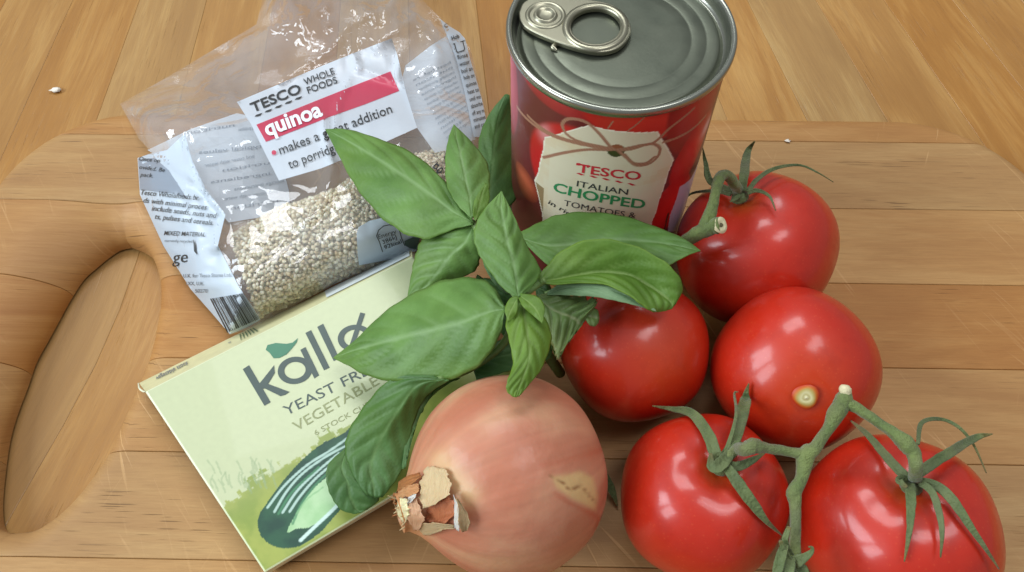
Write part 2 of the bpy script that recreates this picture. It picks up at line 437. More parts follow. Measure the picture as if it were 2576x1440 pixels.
# label
ns_, nh_ = 420, 300
ss = np.linspace(-80, 80, ns_); hh = np.linspace(2.5, 106.0, nh_)
SX, HH = np.meshgrid(ss, hh)
def cpts(pl, f=(1183.8, 0, .4165)): return [cyl_s(f[0]+x*f[2], f[1]+y*f[2]) for x, y in pl]
Z3 = (1183.8, 0, .4165); Z7 = (1105., 0, .307)
col = np.zeros(SX.shape+(3,)); col[:] = lin(104, 30, 34)
wob = np.array([[fbm((s*.06, h*.06, 3)) for s in ss[::6]] for h in hh[::6]])
wob = np.kron(wob, np.ones((6, 6)))[:nh_, :ns_]
def ell(cx, cy, rx, ry, ang, c_in, c_out, f=Z7, soft=.12, hl=None):
    s0, h0 = cyl_s(f[0]+cx*f[2], f[1]+cy*f[2]); a = math.radians(ang)
    X = (SX-s0); Y = (HH-h0); x = (X*math.cos(a)+Y*math.sin(a))/rx; y = (-X*math.sin(a)+Y*math.cos(a))/ry
    r = np.hypot(x, y); m_ = 1-sst(1-soft, 1, r); q = sst(.2, 1.05, r)[..., None]
    c = np.array(lin(*c_in))*(1-q)+np.array(lin(*c_out))*q
    col[:] = col*(1-m_[..., None])+c*m_[..., None]
    if hl:
        hm = np.exp(-(((x-hl[0])/hl[2])**2+((y-hl[1])/hl[3])**2))[..., None]*hl[4]*m_[..., None]
        col[:] = col*(1-hm)+np.array(lin(235, 205, 205))*hm
ell(575, 560, 14, 30, 5, (205, 80, 95), (150, 30, 45))  # printed tomato at the left edge, label sheen painted in as pinker tone
ell(900, 640, 26, 13, -8, (190, 48, 50), (150, 26, 34))
ell(1090, 1420, 20, 24, 0, (206, 34, 34), (186, 24, 28), hl=(-.6, .55, .16, .2, .4))
ell(1780, 900, 26, 15, -6, (212, 52, 42), (184, 32, 30), hl=(-.1, .5, .35, .2, .35))
ell(2150, 820, 14, 26, 0, (178, 44, 40), (140, 28, 30))
ell(700, 1500, 9, 9, 30, (190, 90, 60), (130, 50, 35))
ell(2075, 1240, 9.5, 18, -14, (214, 42, 38), (176, 26, 30), hl=(.55, .45, .3, .22, .75))
ell(1215, 1235, 11, 17, 0, (216, 36, 34), (186, 26, 30), Z3)
col *= (1+.10*wob)[..., None]
def paint(poly, c, f=Z3, edge=.35):
    p = cpts(poly, f); m_ = inpoly(SX, HH, p)
    col[m_] = np.array(lin(*c)); return m_
tag = [(445, 830), (500, 818), (560, 800), (640, 776), (720, 755), (800, 778), (950, 797), (1050, 800), (1130, 794), (1150, 830), (1190, 890), (1228, 965), (1210, 1010), (1196, 1040), (1170, 1130), (1140, 1210), (1118, 1290), (1095, 1340), (1080, 1480), (440, 1480), (432, 1290), (405, 1170), (385, 1090), (408, 1040), (418, 980), (438, 900)]
mt = paint(tag, (222, 214, 186))
tn = sst(.05, .5, wob)[..., None]
col[mt] = (col*(1-.35*tn)+np.array(lin(214, 182, 134))*.35*tn)[mt]
sd = cpts([(385, 1090), (440, 1290)]); mm = mt & (SX < sd[0][0]+5) & (HH < sd[0][1])
col[mm] = np.array(lin(150, 128, 92))
de = dline(SX, HH, cpts(tag+[tag[0]])); em = mt & (de < .5); col[em] = np.array(lin(238, 232, 212))
paint([(1400, 960), (1330, 1080), (1262, 1130), (1240, 1210), (1205, 1300), (1190, 1400), (1320, 1400), (1400, 1100)], (196, 186, 204))
# hole and twine
s0, h0 = cyl_s(*(1183.8+880*.4165, 912*.4165)); r = np.hypot((SX-s0)/2.9, (HH-h0)/3.1)
col[(r < 1)] = np.array(lin(64, 70, 34)); col[(r < 1) & (HH > h0+.3) & (abs(SX-s0) < 2)] = np.array(lin(150, 90, 62))
twine = [[(280, 645), (370, 745), (480, 815), (620, 862), (760, 890), (860, 905)], [(345, 700), (470, 800), (600, 850), (720, 875), (850, 900)],
         [(850, 905), (700, 905), (560, 925), (440, 952)], [(850, 895), (770, 800), (690, 735), (600, 718), (555, 745), (570, 800), (640, 850), (780, 885), (860, 900)],
         [(870, 905), (960, 905), (1080, 870), (1140, 890), (1135, 940), (1080, 990), (1000, 1000), (950, 960), (890, 910)], [(890, 905), (1020, 880), (1110, 860), (1210, 770), (1350, 655)],
         [(1165, 860), (1250, 832), (1340, 780), (1420, 700)], [(945, 795), (1000, 755), (1050, 710)], [(830, 775), (860, 735)], [(930, 935), (980, 985), (1060, 985), (1110, 950)]]
for i, t_ in enumerate(twine):
    p = spl(np.array(cpts(t_)), 24); wd = .62 if i not in (7, 8) else .26
    d = dline(SX, HH, [tuple(q) for q in p]); m_ = (1-sst(wd*.75, wd*1.2, d))[..., None]
    tw = (.5+.5*np.sin(SX*5.2+HH*4.1))[..., None]; c = np.array(lin(176, 128, 104))*(1-.5*tw)+np.array(lin(120, 72, 54))*.5*tw
    col[:] = col*(1-m_)+c*m_
d = dline(SX, HH, cpts([(1170, 1390), (1185, 1330), (1195, 1290)])); col[d < .5] = np.array(lin(70, 44, 34))
A = SX/CR; V = np.stack([CC[0]+CR*np.sin(A), CC[1]-CR*np.cos(A), HH], -1).reshape(-1, 3)
mk('label', V, [f for f in gridf(nh_, ns_)], M_LABEL, can, col=np.clip(col, 0, 1).reshape(-1, 3))
# body wall, rims, lid
V, F = lathe([(36.0, 2), (36.0, 107)], CC, 128); mk('wall', V, F, M_TIN, can)
V, F = lathe([(0, 1), (34, 1), (36.2, 0), (37.6, .6), (37.8, 2.2), (36.9, 3.2), (36.1, 3.4)], CC, 128); mk('base_rim', V, F, M_TIN, can)
V, F = lathe([(36.2, 105.6), (36.9, 106.2), (37.6, 106.9), (37.9, 107.9), (37.9, 109.2), (37.5, 109.9), (36.9, 110.1), (36.2, 109.8), (35.9, 109.2), (35.7, 107.8), (35.4, 105.8), (34.9, 104.9), (34.2, 104.6)], CC, 160); M_RIM = N('rim_metal'); P_(M_RIM, Base_Color=lin4(160, 162, 150), Metallic=.9, Roughness=.24); mk('rim', V, F, M_RIM.m, can)
lp = [(34.3, 104.6), (33.4, 104.9), (32.9, 105.8), (32.4, 106.0), (31.6, 106.0)]
def bead(r, a=.45, w_=.8): return [(r+w_, 106.0), (r+w_*.5, 106.0-a*.7), (r, 106-a), (r-w_*.5, 106-a*.7), (r-w_, 106.0)]
lp += bead(28.6, .12, .7)+bead(23.6, .10, .7)+[(20, 106.05), (12, 106.1), (6, 106.1), (0, 106.1)]
V, F = lathe(lp, CC, 160); mk('lid', V, F, M_TIN, can)
# ring pull
ZL = 107.4
tab_px = [(1309, 38), (1313, 58), (1332, 78), (1381, 101), (1443, 123), (1504, 135), (1550, 126), (1577, 100), (1583, 74), (1567, 42), (1537, 20), (1489, 9), (1412, 1), (1351, 1), (1320, 14)]
hc, hrx, hry = (1498, 72), 66, 47
cu = bpy.data.curves.new('tab', 'CURVE'); cu.dimensions = '2D'; cu.fill_mode = 'BOTH'; cu.extrude = .45; cu.bevel_depth = .5; cu.bevel_resolution = 3
outer = spl(np.array([at(u, v, ZL)[:2] for u, v in tab_px+[tab_px[0]]]), 70)[:-1]
inner = [at(hc[0]+hrx*math.cos(a), hc[1]+hry*math.sin(a), ZL)[:2] for a in np.linspace(0, 2*math.pi, 41)[:-1]]
for ring in (outer, inner):
    sp = cu.splines.new('POLY'); sp.points.add(len(ring)-1); sp.use_cyclic_u = True
    for q, p in zip(sp.points, ring): q.co = (p[0]-CC[0], p[1]-CC[1], 0, 1)
to = bpy.data.objects.new('tab', cu); COL.objects.link(to); dg = bpy.context.evaluated_depsgraph_get(); dg.update()
me = bpy.data.meshes.new_from_object(to.evaluated_get(dg)); bm = bmesh.new(); bm.from_mesh(me); bmesh.ops.triangulate(bm, faces=[f for f in bm.faces if len(f.verts) > 4])
V = np.array([v.co[:] for v in bm.verts])+np.array([CC[0], CC[1], ZL+.2]); F = [tuple(v.index for v in f.verts) for f in bm.faces]; bm.free()
bpy.data.objects.remove(to); bpy.data.meshes.remove(me)
rc = at(1372, 46, ZL)
rp = mk('ring_pull', V, F, M_TAB, can, smooth=True); rp.data.set_sharp_from_angle(angle=math.radians(35))
# raised edge round the finger hole and the nose
def ringtube(px, z, r, closed=True, n_=64):
    p = [at(u, v, z) for u, v in px]; p.append(p[0]); return tube(p, [r]*len(p), [r*.9]*len(p), (0, 0, 1), n_, 8, False)
th = np.linspace(0, 2*math.pi, 25)[:-1]
V, F = ringtube([(hc[0]+(hrx+9)*math.cos(a), hc[1]+(hry+7)*math.sin(a)) for a in th], ZL+.6, 1.5)
mk('finger_ring', V, F, M_TAB, rp)
V, F = lathe([(7.2, .6), (6.6, 1.5), (6.0, 1.7), (5.4, 1.3), (4.6, .75), (4.2, 1.0), (3.6, 1.9), (3.0, 2.0), (2.6, 1.3), (1.8, 1.2), (0, 1.15)], np.array([rc[0], rc[1], ZL]), 48)
mk('rivet', V, F, M_TAB, rp)
V, F = tube([at(1400, 128, 106.5), at(1392, 118, 106.9), at(1412, 108, 106.7)], [.5, .9, .3], [.3, .5, .2]); mk('tab_notch', V, F, M_TAB, rp)
# lettering on the tag
M_RED = plain('red_ink', lin(200, 44, 58), .45); M_GRN = plain('green_ink', lin(44, 138, 84), .45)
z3 = lambda x, y: (1183.8+x*.4165, y*.4165)
def tag_text(s, a, b, hgt, mat, bold, curve=0.): text_on(s, z3(*a), z3(*b), hgt*.4165, cylP, mat, can, bold=bold, curve=curve)
tag_text('TESCO', (642, 1036), (1025, 1088), 50, M_RED, .018, -.12)
# serifs of the shop mark
for i in range(5):
    x0 = 638+i*77; y0 = 1046+i*15.5
    poly_on([z3(x0, y0), z3(x0+20, y0-2), z3(x0+52, y0+11), z3(x0+30, y0+13)], cylP, M_RED, can, 'print_dash')
for pl in ([(640, 984), (664, 986), (662, 1000), (638, 998)], [(700, 996), (718, 998), (712, 1014), (702, 1012)]):
    poly_on([z3(*q) for q in pl], cylP, M_RED, can, 'print_serif')
tag_text('ITALIAN', (640, 1124), (948, 1177), 34, M_INK, .006, -.1)
tag_text('CHOPPED', (497, 1152), (1050, 1260), 54, M_GRN, .02, -.25)
tag_text('TOMATOES &', (562, 1240), (995, 1318), 34, M_INK, .0, -.2)
text_on('in rich', z3(468, 1228), z3(628, 1322), 10.5, lambda u, v: cylP(u, v, .2), M_INK, can, bold=.004)

# ------------------------------------------------------------------ quinoa bag
BAG = [(302, 262), (420, 195), (560, 112), (645, 62), (660, 0), (690, -60), (1040, -60), (1062, 0), (1112, 50), (1158, 84), (1182, 120), (1200, 190), (1216, 260), (1228, 320), (1215, 400), (1180, 560), (1110, 610), (1036, 628), (850, 712), (700, 790), (620, 830), (578, 842), (530, 785), (480, 730), (412, 622), (352, 492), (346, 398), (382, 384), (350, 350)]
BX = np.array([p[0] for p in BAG]); BY = np.array([p[1] for p in BAG])
def ridge(u, v, pl, w_, h): return h*math.exp(-(float(dline(np.array([u]), np.array([v]), pl)[0])/w_)**2)
CREASES = [([(815, 300), (820, 350), (838, 420), (812, 520), (770, 560)], 9, 2.6), ([(462, 335), (478, 400), (515, 480), (566, 542), (545, 625)], 8, 3.2),
           ([(395, 398), (440, 440), (515, 482)], 7, 1.5), ([(700, 210), (760, 170), (830, 130), (880, 60), (960, 20)], 8, 3.0), ([(560, 112), (700, 70), (820, 20)], 9, 3.0),
           ([(820, 60), (880, 110), (900, 170)], 8, 2.4), ([(990, 30), (1010, 110), (1000, 200)], 7, 2.6), ([(880, 200), (850, 260), (840, 330)], 8, 1.4),
           ([(596, 255), (560, 200), (545, 150)], 7, 1.6), ([(1050, 60), (1100, 130), (1110, 230)], 7, 1.6), ([(900, 170), (1010, 215), (1090, 160)], 7, 1.8), ([(345, 470), (450, 480), (500, 500)], 10, 1.0)]
cachez = {}
def zbag(u, v, crinkle=1.0):
    key = (round(u, 1), round(v, 1), crinkle)
    if key in cachez: return cachez[key]
    d = float(dline(np.array([u]), np.array([v]), BAG+[BAG[0]])[0])
    top = sst(420, 120, v); base = 4-18*sst(290, 230, v-.0*u) * 1.0
    base = 4-14*sst(330, 200, v)
    hgt = 27-4*sst(480, 250, v)+6*sst(160, 20, v)
    z = base+hgt*(1-math.exp(-(d/55)))
    amp = (0.25+2.9*sst(230, 40, v)+.9*sst(620, 480, u))*min(1, d/25+.25)
    q = (u*.012, v*.012, 1.7)
    r1 = 1-abs(noise.noise(Vector(q)))*2.4; r2_ = 1-abs(noise.noise(Vector((u*.034, v*.03, 5.))))*2.2
    r3 = noise.noise(Vector((u*.09, v*.08, 9.)))
    z += crinkle*amp*(r1*1.2+r2_*.6+r3*.35*sst(260, 60, v)*2)
    for pl, w_, h in CREASES:
        z += crinkle*ridge(u, v, pl, w_, h)
    cachez[key] = z; return z
def bagP(u, v, lift=0.): return at(u, v, zbag(u, v)+lift)
bag = thing('quinoa_bag', 'clear crumpled plastic bag of quinoa with pink title band and white print', 'food bag', at(780, 500, 0))
def film(name, bump_d, white, gloss, rough, tint):
    n = N(name); t = n.t; t.nodes.remove(n.b)
    tcn = n.n('ShaderNodeTexCoord').outputs['Object']
    a = n.noise(tcn, 16, 2, .45, .6); b_ = n.noise(tcn, 60, 1, .5, .6)
    rid = n.math('ADD', n.math('ABSOLUTE', n.math('SUBTRACT', a, .5)), n.math('MULTIPLY', n.math('ABSOLUTE', n.math('SUBTRACT', b_, .5)), .18))
    nb = n.bump(rid, bump_d, 1.0)
    tr = n.n('ShaderNodeBsdfTransparent'); tr.inputs[0].default_value = tint
    gl = n.n('ShaderNodeBsdfGlossy'); gl.inputs['Roughness'].default_value = rough; gl.inputs[0].default_value = (1, 1, 1, 1); n.l(nb, gl.inputs['Normal'])
    df0 = n.n('ShaderNodeBsdfDiffuse'); df0.inputs[0].default_value = (.86, .92, .98, 1); df1 = n.n('ShaderNodeBsdfTranslucent'); df1.inputs[0].default_value = (.86, .92, .98, 1)
    df = n.n('ShaderNodeMixShader'); n.l(df0.outputs[0], df.inputs[1]); n.l(df1.outputs[0], df.inputs[2])
    lw = n.n('ShaderNodeLayerWeight'); lw.inputs[0].default_value = .5; n.l(nb, lw.inputs['Normal']); fr = n.math('ADD', .05, n.math('MULTIPLY', n.math('POWER', lw.outputs['Facing'], 3.5), .9))
    m1 = n.n('ShaderNodeMixShader'); n.set(m1.inputs[0], n.math('MULTIPLY', n.noise(tcn, 30, 2), white*2)); n.l(tr.outputs[0], m1.inputs[1]); n.l(df.outputs[0], m1.inputs[2])
    m2 = n.n('ShaderNodeMixShader'); n.l(n.math('MINIMUM', n.math('MULTIPLY', fr, gloss), .8), m2.inputs[0]); n.l(m1.outputs[0], m2.inputs[1]); n.l(gl.outputs[0], m2.inputs[2])
    n.l(m2.outputs[0], n.out.inputs[0]); return n.m
M_FILM2 = film('clear_back_film', .004, .12, .5, .12, (.985, .99, .995, 1))
M_FILM = film('clear_film', .009, .19, 1.05, .045, (.985, .99, .995, 1))
def printfilm(name, colr, op, rough=.3):
    n = N(name); t = n.t
    P_(n, Base_Color=colr+(1,), Roughness=rough, Specular_IOR_Level=.6)
    tr = n.n('ShaderNodeBsdfTransparent'); m1 = n.n('ShaderNodeMixShader'); m1.inputs[0].default_value = op
    tl = n.n('ShaderNodeBsdfTranslucent'); tl.inputs[0].default_value = tuple(min(1, x*1.1) for x in colr)+(1,)
    m0 = n.n('ShaderNodeMixShader'); m0.inputs[0].default_value = .28; n.l(n.b.outputs[0], m0.inputs[1]); n.l(tl.outputs[0], m0.inputs[2])
    n.l(tr.outputs[0], m1.inputs[1]); n.l(m0.outputs[0], m1.inputs[2]); n.l(m1.outputs[0], n.out.inputs[0]); return n.m
M_WPRINT = printfilm('white_film_print', lin(228, 238, 248), .88)
M_WBACK = printfilm('white_back_print', lin(234, 243, 252), .88)
M_WGUS = printfilm('white_gusset_print', lin(214, 228, 240), .97, .35)
M_PINK = printfilm('pink_film_print', lin(214, 78, 104), .93)
M_GREY = printfilm('grey_film_print', lin(160, 170, 182), .9)
M_WHITE = plain('white_ink', lin(236, 242, 246), .4)
# back film (lower sheet) and front film
def backz(u, v): return max(-19.5 if v < 285 else .6, min(zbag(u, v, .4)*.0+1.2+1.3*math.sin(u*.03)*math.cos(v*.04)+(-15*sst(300, 230, v)), 40))
def sheet_grid(poly, P, step):
    """grid of quads inside a pixel polygon, border vertices pulled onto it"""
    bm = bmesh.new(); bm.faces.new([bm.verts.new((x, y, 0)) for x, y in poly])
    xs = [p[0] for p in poly]; ys = [p[1] for p in poly]
    for x in np.arange(min(xs)+step, max(xs), step): bmesh.ops.bisect_plane(bm, geom=bm.verts[:]+bm.edges[:]+bm.faces[:], plane_co=(x, 0, 0), plane_no=(1, 0, 0))
    for y in np.arange(min(ys)+step, max(ys), step): bmesh.ops.bisect_plane(bm, geom=bm.verts[:]+bm.edges[:]+bm.faces[:], plane_co=(0, y, 0), plane_no=(0, 1, 0))
    bm.verts.index_update(); px = [v.co[:2] for v in bm.verts]; F = [tuple(v.index for v in f.verts)[::-1] for f in bm.faces]; bm.free()
    return np.array([P(u, v) for u, v in px]), F, px
V, F, px = sheet_grid(BAG, lambda u, v: bagP(u, v), 9); mk('front_film', V, F, M_FILM, bag)
V, F, px = sheet_grid(BAG, lambda u, v: at(u, v, backz(u, v)), 18); mk('back_film', V, F, M_FILM2, bag)
backP = lambda u, v: at(u, v, backz(u, v)+.5)
bp = poly_on([(371, 378), (480, 325), (596, 285), (660, 300), (705, 400), (726, 478), (730, 525), (650, 548), (575, 560), (520, 500), (429, 412)], backP, M_WBACK, bag, 'back_print', 30)
rpn = poly_on([(1020, 165), (1080, 118), (1139, 80), (1168, 180), (1196, 351), (1150, 372), (1094, 385), (1049, 322), (1004, 229)], lambda u, v: bagP(u, v, -2.5), M_WBACK, bag, 'back_print', 14, True)
random.seed(8)
words = ['ingredients', 'storage instructions', 'and cover with water', 'nutrition', 'per serving', 'typical values', 'cooking guidelines', 'wholefood quinoa', 'best before', 'vegetarian']
def backtext(u0, v0, u1, v1, hgt, P=backP): text_on(random.choice(words), (u0, v0), (u1, v1), hgt, P, M_INKF, bag, 'back_lettering', mirror=True, bold=.01)
bP2 = lambda u, v: at(u, v, backz(u, v)+.9)
for (a, b, c, d, hh_) in ((470, 338, 590, 318, 8), (500, 388, 660, 372, 9), (600, 330, 660, 322, 8), (515, 420, 640, 396, 8), (560, 432, 700, 410, 8), (530, 462, 680, 440, 8), (590, 480, 715, 458, 8), (560, 505, 700, 484, 8), (580, 528, 700, 508, 8)):
    backtext(a, b, c, d, hh_, bP2)
for i in range(13):
    u0 = 1040+i*7.0; v0 = 205+i*12; backtext(u0, v0, u0+95-i*2.5, v0-46, 6.5, lambda u, v: bagP(u, v, -1.9))
fpn = poly_on([(596, 257), (700, 213), (800, 170), (900, 130), (985, 97), (1000, 140), (1022, 235), (1049, 322), (960, 362), (808, 424), (702, 455), (660, 372), (630, 310)], lambda u, v: bagP(u, v, .25), M_WPRINT, bag, 'front_print', 9, True)
poly_on([(645, 314), (730, 280), (810, 248), (900, 212), (982, 180), (1004, 229), (920, 262), (830, 294), (750, 325), (669, 357)], lambda u, v: bagP(u, v, .55), M_PINK, bag, 'title_band', 9, True)
bt = lambda s, a, b, hgt, mat=M_INK, bold=.004, shear=0., lift=.9: text_on(s, a, b, hgt, lambda u, v: bagP(u, v, lift), mat, bag, bold=bold, shear=shear)
bt('TESCO', (636, 283), (760, 232), 24, bold=.022)
for i in range(5):
    x0 = 640+i*25.2; y0 = 294-i*10.6
    poly_on([(x0, y0), (x0+5, y0-5), (x0+20, y0-10), (x0+14, y0-3)], lambda u, v: bagP(u, v, .9), M_INK, bag, 'print_dash')
bt('WHOLE', (768, 215), (843, 186), 17, bold=.012); bt('FOODS', (776, 236), (850, 208), 17, bold=.012)
bt('quinoa', (672, 343), (813, 290), 39, M_WHITE, .03, lift=1.1)
bt('makes a great addition', (706, 389), (988, 283), 24, bold=.002)
bt('to porridge', (729, 425), (856, 378), 24, bold=.002)
poly_on([(689+6*math.cos(a), 384+6*math.sin(a)) for a in np.linspace(0, 6.283, 13)[:-1]], lambda u, v: bagP(u, v, .9), M_PINK, bag, 'bullet')
# gusset at left, white, with small print
gus = [(346, 398), (382, 386), (420, 378), (465, 336), (482, 400), (520, 480), (567, 540), (548, 618), (570, 660), (600, 720), (640, 780), (655, 805), (620, 825), (578, 841), (530, 785), (480, 728), (412, 620), (352, 490)]
poly_on(gus, lambda u, v: bagP(u, v, .2), M_WGUS, bag, 'gusset', 8, True)
poly_on([(347, 400), (390, 398), (425, 430), (470, 500), (440, 488), (352, 478)], lambda u, v: bagP(u, v, .45), M_GREY, bag, 'grey_print_panel', 8, True)
for s, a, b, hg in (('Once op', (349, 404), (402, 409), 10), ('ovided. Be', (350, 425), (414, 433), 10), ('pack.', (352, 444), (384, 447), 10),
                    ('Tesco Wholefoods br', (354, 490), (500, 504), 13), ('ds with minimal proces', (360, 510), (520, 528), 13), ('include seeds, nuts and', (381, 530), (545, 549), 13), ('ts, pulses and cereals.', (389, 551), (536, 567), 13),
                    ('MIXED MATERIAL', (412, 592), (516, 596), 11), ('currently recycled', (414, 609), (484, 611), 7), ('U.K. for Tesco Stores Ltd.,', (461, 699), (584, 696), 9), ('1XX, U.K.', (469, 718), (512, 718), 9), ('50270', (490, 737), (522, 737), 9)):
    bt(s, a, b, hg, M_INK if hg > 9 else M_INKG, .004, .25 if hg > 9 else 0)
bt('ge', (433, 662), (472, 660), 30, M_INK, .0, .15)
poly_on([(486, 602), (491, 612), (496, 642), (488, 632)], lambda u, v: bagP(u, v, .9), M_INK, bag, 'print_mark')
random.seed(5); x = 0.0
while x < 1:
    w_ = random.choice((.012, .02, .032, .045)); a0, a1 = x, min(1, x+w_)
    tl_, tr_, bl_, br_ = (528, 752), (612, 738), (572, 838), (652, 803)
    L = lambda p, q, t: (p[0]+(q[0]-p[0])*t, p[1]+(q[1]-p[1])*t)
    q0, q1, q2, q3 = L(tl_, tr_, a0), L(tl_, tr_, a1), L(bl_, br_, a1), L(bl_, br_, a0)
    poly_on([q0, q1, L(q1, q2, .5), q2, q3, L(q0, q3, .5)], lambda u, v: bagP(u, v, .8), M_INK, bag, 'barcode_bar', 30)
    x += w_+random.choice((.014, .022, .034))
# strip at right
rs = [(1107, 48), (1129, 66), (1155, 81), (1170, 98), (1184, 153), (1199, 204), (1214, 259), (1222, 298), (1226, 345), (1192, 345), (1186, 316), (1171, 241), (1149, 153), (1127, 96)]
poly_on(rs, lambda u, v: bagP(u, v, .25), M_WGUS, bag, 'gusset', 8, True)
zz = lambda x, y: (1104.9+x*.2192, y*.2192)
bt('C', zz(65, 320), zz(105, 308), 9)
bt('Hob', zz(150, 462), zz(236, 432), 10, bold=.02)
def stroke(pl, wd, parent, P, mat=M_INK, name='print_line'):
    out = []
    for (x1, y1), (x2, y2) in zip(pl[:-1], pl[1:]):
        d = np.array([x2-x1, y2-y1]); L_ = np.linalg.norm(d); d /= L_; nn = np.array([-d[1], d[0]])*wd/2
        out.append([(x1-d[0]*wd*.4+nn[0], y1-d[1]*wd*.4+nn[1]), (x2+d[0]*wd*.4+nn[0], y2+d[1]*wd*.4+nn[1]), (x2+d[0]*wd*.4-nn[0], y2+d[1]*wd*.4-nn[1]), (x1-d[0]*wd*.4-nn[0], y1-d[1]*wd*.4-nn[1])])
    V = []; F = []
    for q, pp in enumerate(out):
        W = [P(u, v) for u, v in pp]; o_ = len(V); V += [w_+np.array([0, 0, .01*q]) for w_ in W]
        f = (o_, o_+1, o_+2, o_+3); nn = np.cross(W[1]-W[0], W[2]-W[0]); F.append(f if nn@(CAM-W[0]) > 0 else f[::-1])
    return mk(name, V, F, mat, parent, smooth=False)
BL9 = lambda u, v: bagP(u, v, .9)
stroke([zz(165, 505), zz(270, 475), zz(292, 466)], 2.0, bag, BL9); stroke([zz(178, 508), zz(200, 590), zz(215, 602), zz(285, 580), zz(292, 560), zz(272, 480)], 2.2, bag, BL9, name='pot_icon')
for s, a, b in (('Rinse', (218, 682), (332, 650)), ('water', (242, 762), (356, 728)), ('boil an', (262, 842), (388, 806)), ('hob ov', (290, 918), (412, 882)), ('quinoa', (312, 1003), (432, 968)), ('heat to', (335, 1083), (458, 1047)), ('until mo', (355, 1165), (482, 1128)), ('absorbe', (372, 1245), (502, 1206)), ('off any m', (384, 1325), (520, 1288)), ('minutes', (402, 1402), (535, 1362)), ('and cov', (412, 1478), (545, 1440))):
    bt(s, zz(*a), zz(*b), 10.5, M_INK, .004)
# nutrition panel
poly_on([(897, 588), (902, 572), (930, 556), (975, 545), (1020, 565), (1056, 600), (1048, 632), (1000, 650), (903, 668), (899, 630)], lambda u, v: bagP(u, v, .25), M_WGUS, bag, 'nutrition_panel', 9, True)
z4 = lambda x, y: (868.1+x*.2192, 552.4+y*.2192)
bt('Energy', z4(388, 224), z4(592, 158), 11); bt('386kJ', z4(435, 284), z4(598, 222), 10, bold=.012); bt('92kcal', z4(455, 346), z4(655, 270), 10, bold=.012)
stroke([z4(430, 370), z4(395, 260), z4(362, 190), z4(385, 125), z4(440, 78), z4(510, 62), z4(575, 78), z4(625, 130), z4(650, 220), z4(685, 300)], 2.2, bag, BL9)
poly_on([z4(680, 250), z4(780, 205), z4(860, 215), z4(820, 345), z4(740, 330), z4(690, 300)], BL9, plain('dark_green_ink', lin(70, 92, 84), .5), bag, 'print_block', 9, True)
text_on('g e', (1096, 434), (1140, 396), 26, lambda u, v: bagP(u, v, .6), M_INK, bag)

# grains inside the bag
GP = [(578, 590), (640, 555), (700, 520), (770, 500), (850, 470), (905, 425), (990, 395), (1060, 385), (1130, 362), (1190, 372), (1190, 560), (1100, 610), (1040, 625), (900, 685), (800, 735), (652, 800), (610, 690)]
M_GRAIN = N('quinoa_grain'); n = M_GRAIN; a = n.n('ShaderNodeVertexColor', layer_name='Col')
P_(n, Base_Color=a.outputs[0], Roughness=.42, Specular_IOR_Level=.5, Subsurface_Weight=.12, Subsurface_Scale=.001); M_GRAIN = n.m
bm = bmesh.new(); bmesh.ops.create_icosphere(bm, subdivisions=2, radius=1); IV = np.array([v.co[:] for v in bm.verts]); IF = np.array([[v.index for v in f.verts] for f in bm.faces]); bm.free()
r_ = np.hypot(IV[:, 0], IV[:, 1]); IV[:, 2] *= .62; IV[:, :2] *= (1-.10*np.exp(-(IV[:, 2]/.12)**2))[:, None]
GV = []; GF = []; GC = []; off = 0
random.seed(12)
gp = []
for layer in range(3):
    st = 11.4
    for gy in np.arange(350, 810, st):
        for gx in np.arange(570, 1200, st):
            u, v = gx+random.uniform(-.42, .42)*st, gy+random.uniform(-.42, .42)*st
            if inpoly(np.array([u]), np.array([v]), GP)[0]: gp.append((u, v, layer))
        
for u, v, layer in gp:
    de = float(dline(np.array([u]), np.array([v]), GP[:10])[0])
    z = zbag(u, v, 0.)-1.5-layer*1.15+random.uniform(-.45, .25)
    z -= 9*math.exp(-de/16)
    p = at(u, v, z); sc_ = random.uniform(.82, 1.1)*1.0
    q = Matrix.Rotation(random.uniform(0, 6.28), 3, 'Z') @ Matrix.Rotation(random.uniform(-1.1, 1.1), 3, 'X') @ Matrix.Rotation(random.uniform(-1.1, 1.1), 3, 'Y')
    W = (IV*sc_)@np.array(q).T+p
    c = np.array(lin(*[(240, 228, 196), (230, 214, 176), (246, 238, 214), (216, 194, 152)][random.choice((0, 0, 1, 1, 2, 2, 3))]))
    cc = np.tile(c, (len(IV), 1)); cc *= (1-.22*np.exp(-(IV[:, 2]/.10)**2))[:, None]
    GV.append(W); GF.append(IF+off); GC.append(cc); off += len(IV)
GV = np.vstack(GV); GF = np.vstack(GF); GC = np.vstack(GC)
# the heap beneath the topmost layers
HV, HF, hpx = sheet_grid(GP, lambda u, v: at(u, v, zbag(u, v, 0.)-4.2-9*math.exp(-float(dline(np.array([u]), np.array([v]), GP[:10])[0])/16)), 14)
HC_ = np.tile(np.array(lin(206, 186, 148)), (len(HV), 1))
ob = np.array([at(800, 640, 0)])[0]
allF = [tuple(f) for f in GF]+[tuple(i+off for i in f) for f in HF]
gr = mk('quinoa_grains', np.vstack([GV, HV]), allF, M_GRAIN, None, col=np.vstack([GC, HC_]), kind='stuff', org=ob)
gr['label'] = 'pale cream quinoa grains heaped inside the clear plastic bag'; gr['category'] = 'quinoa'

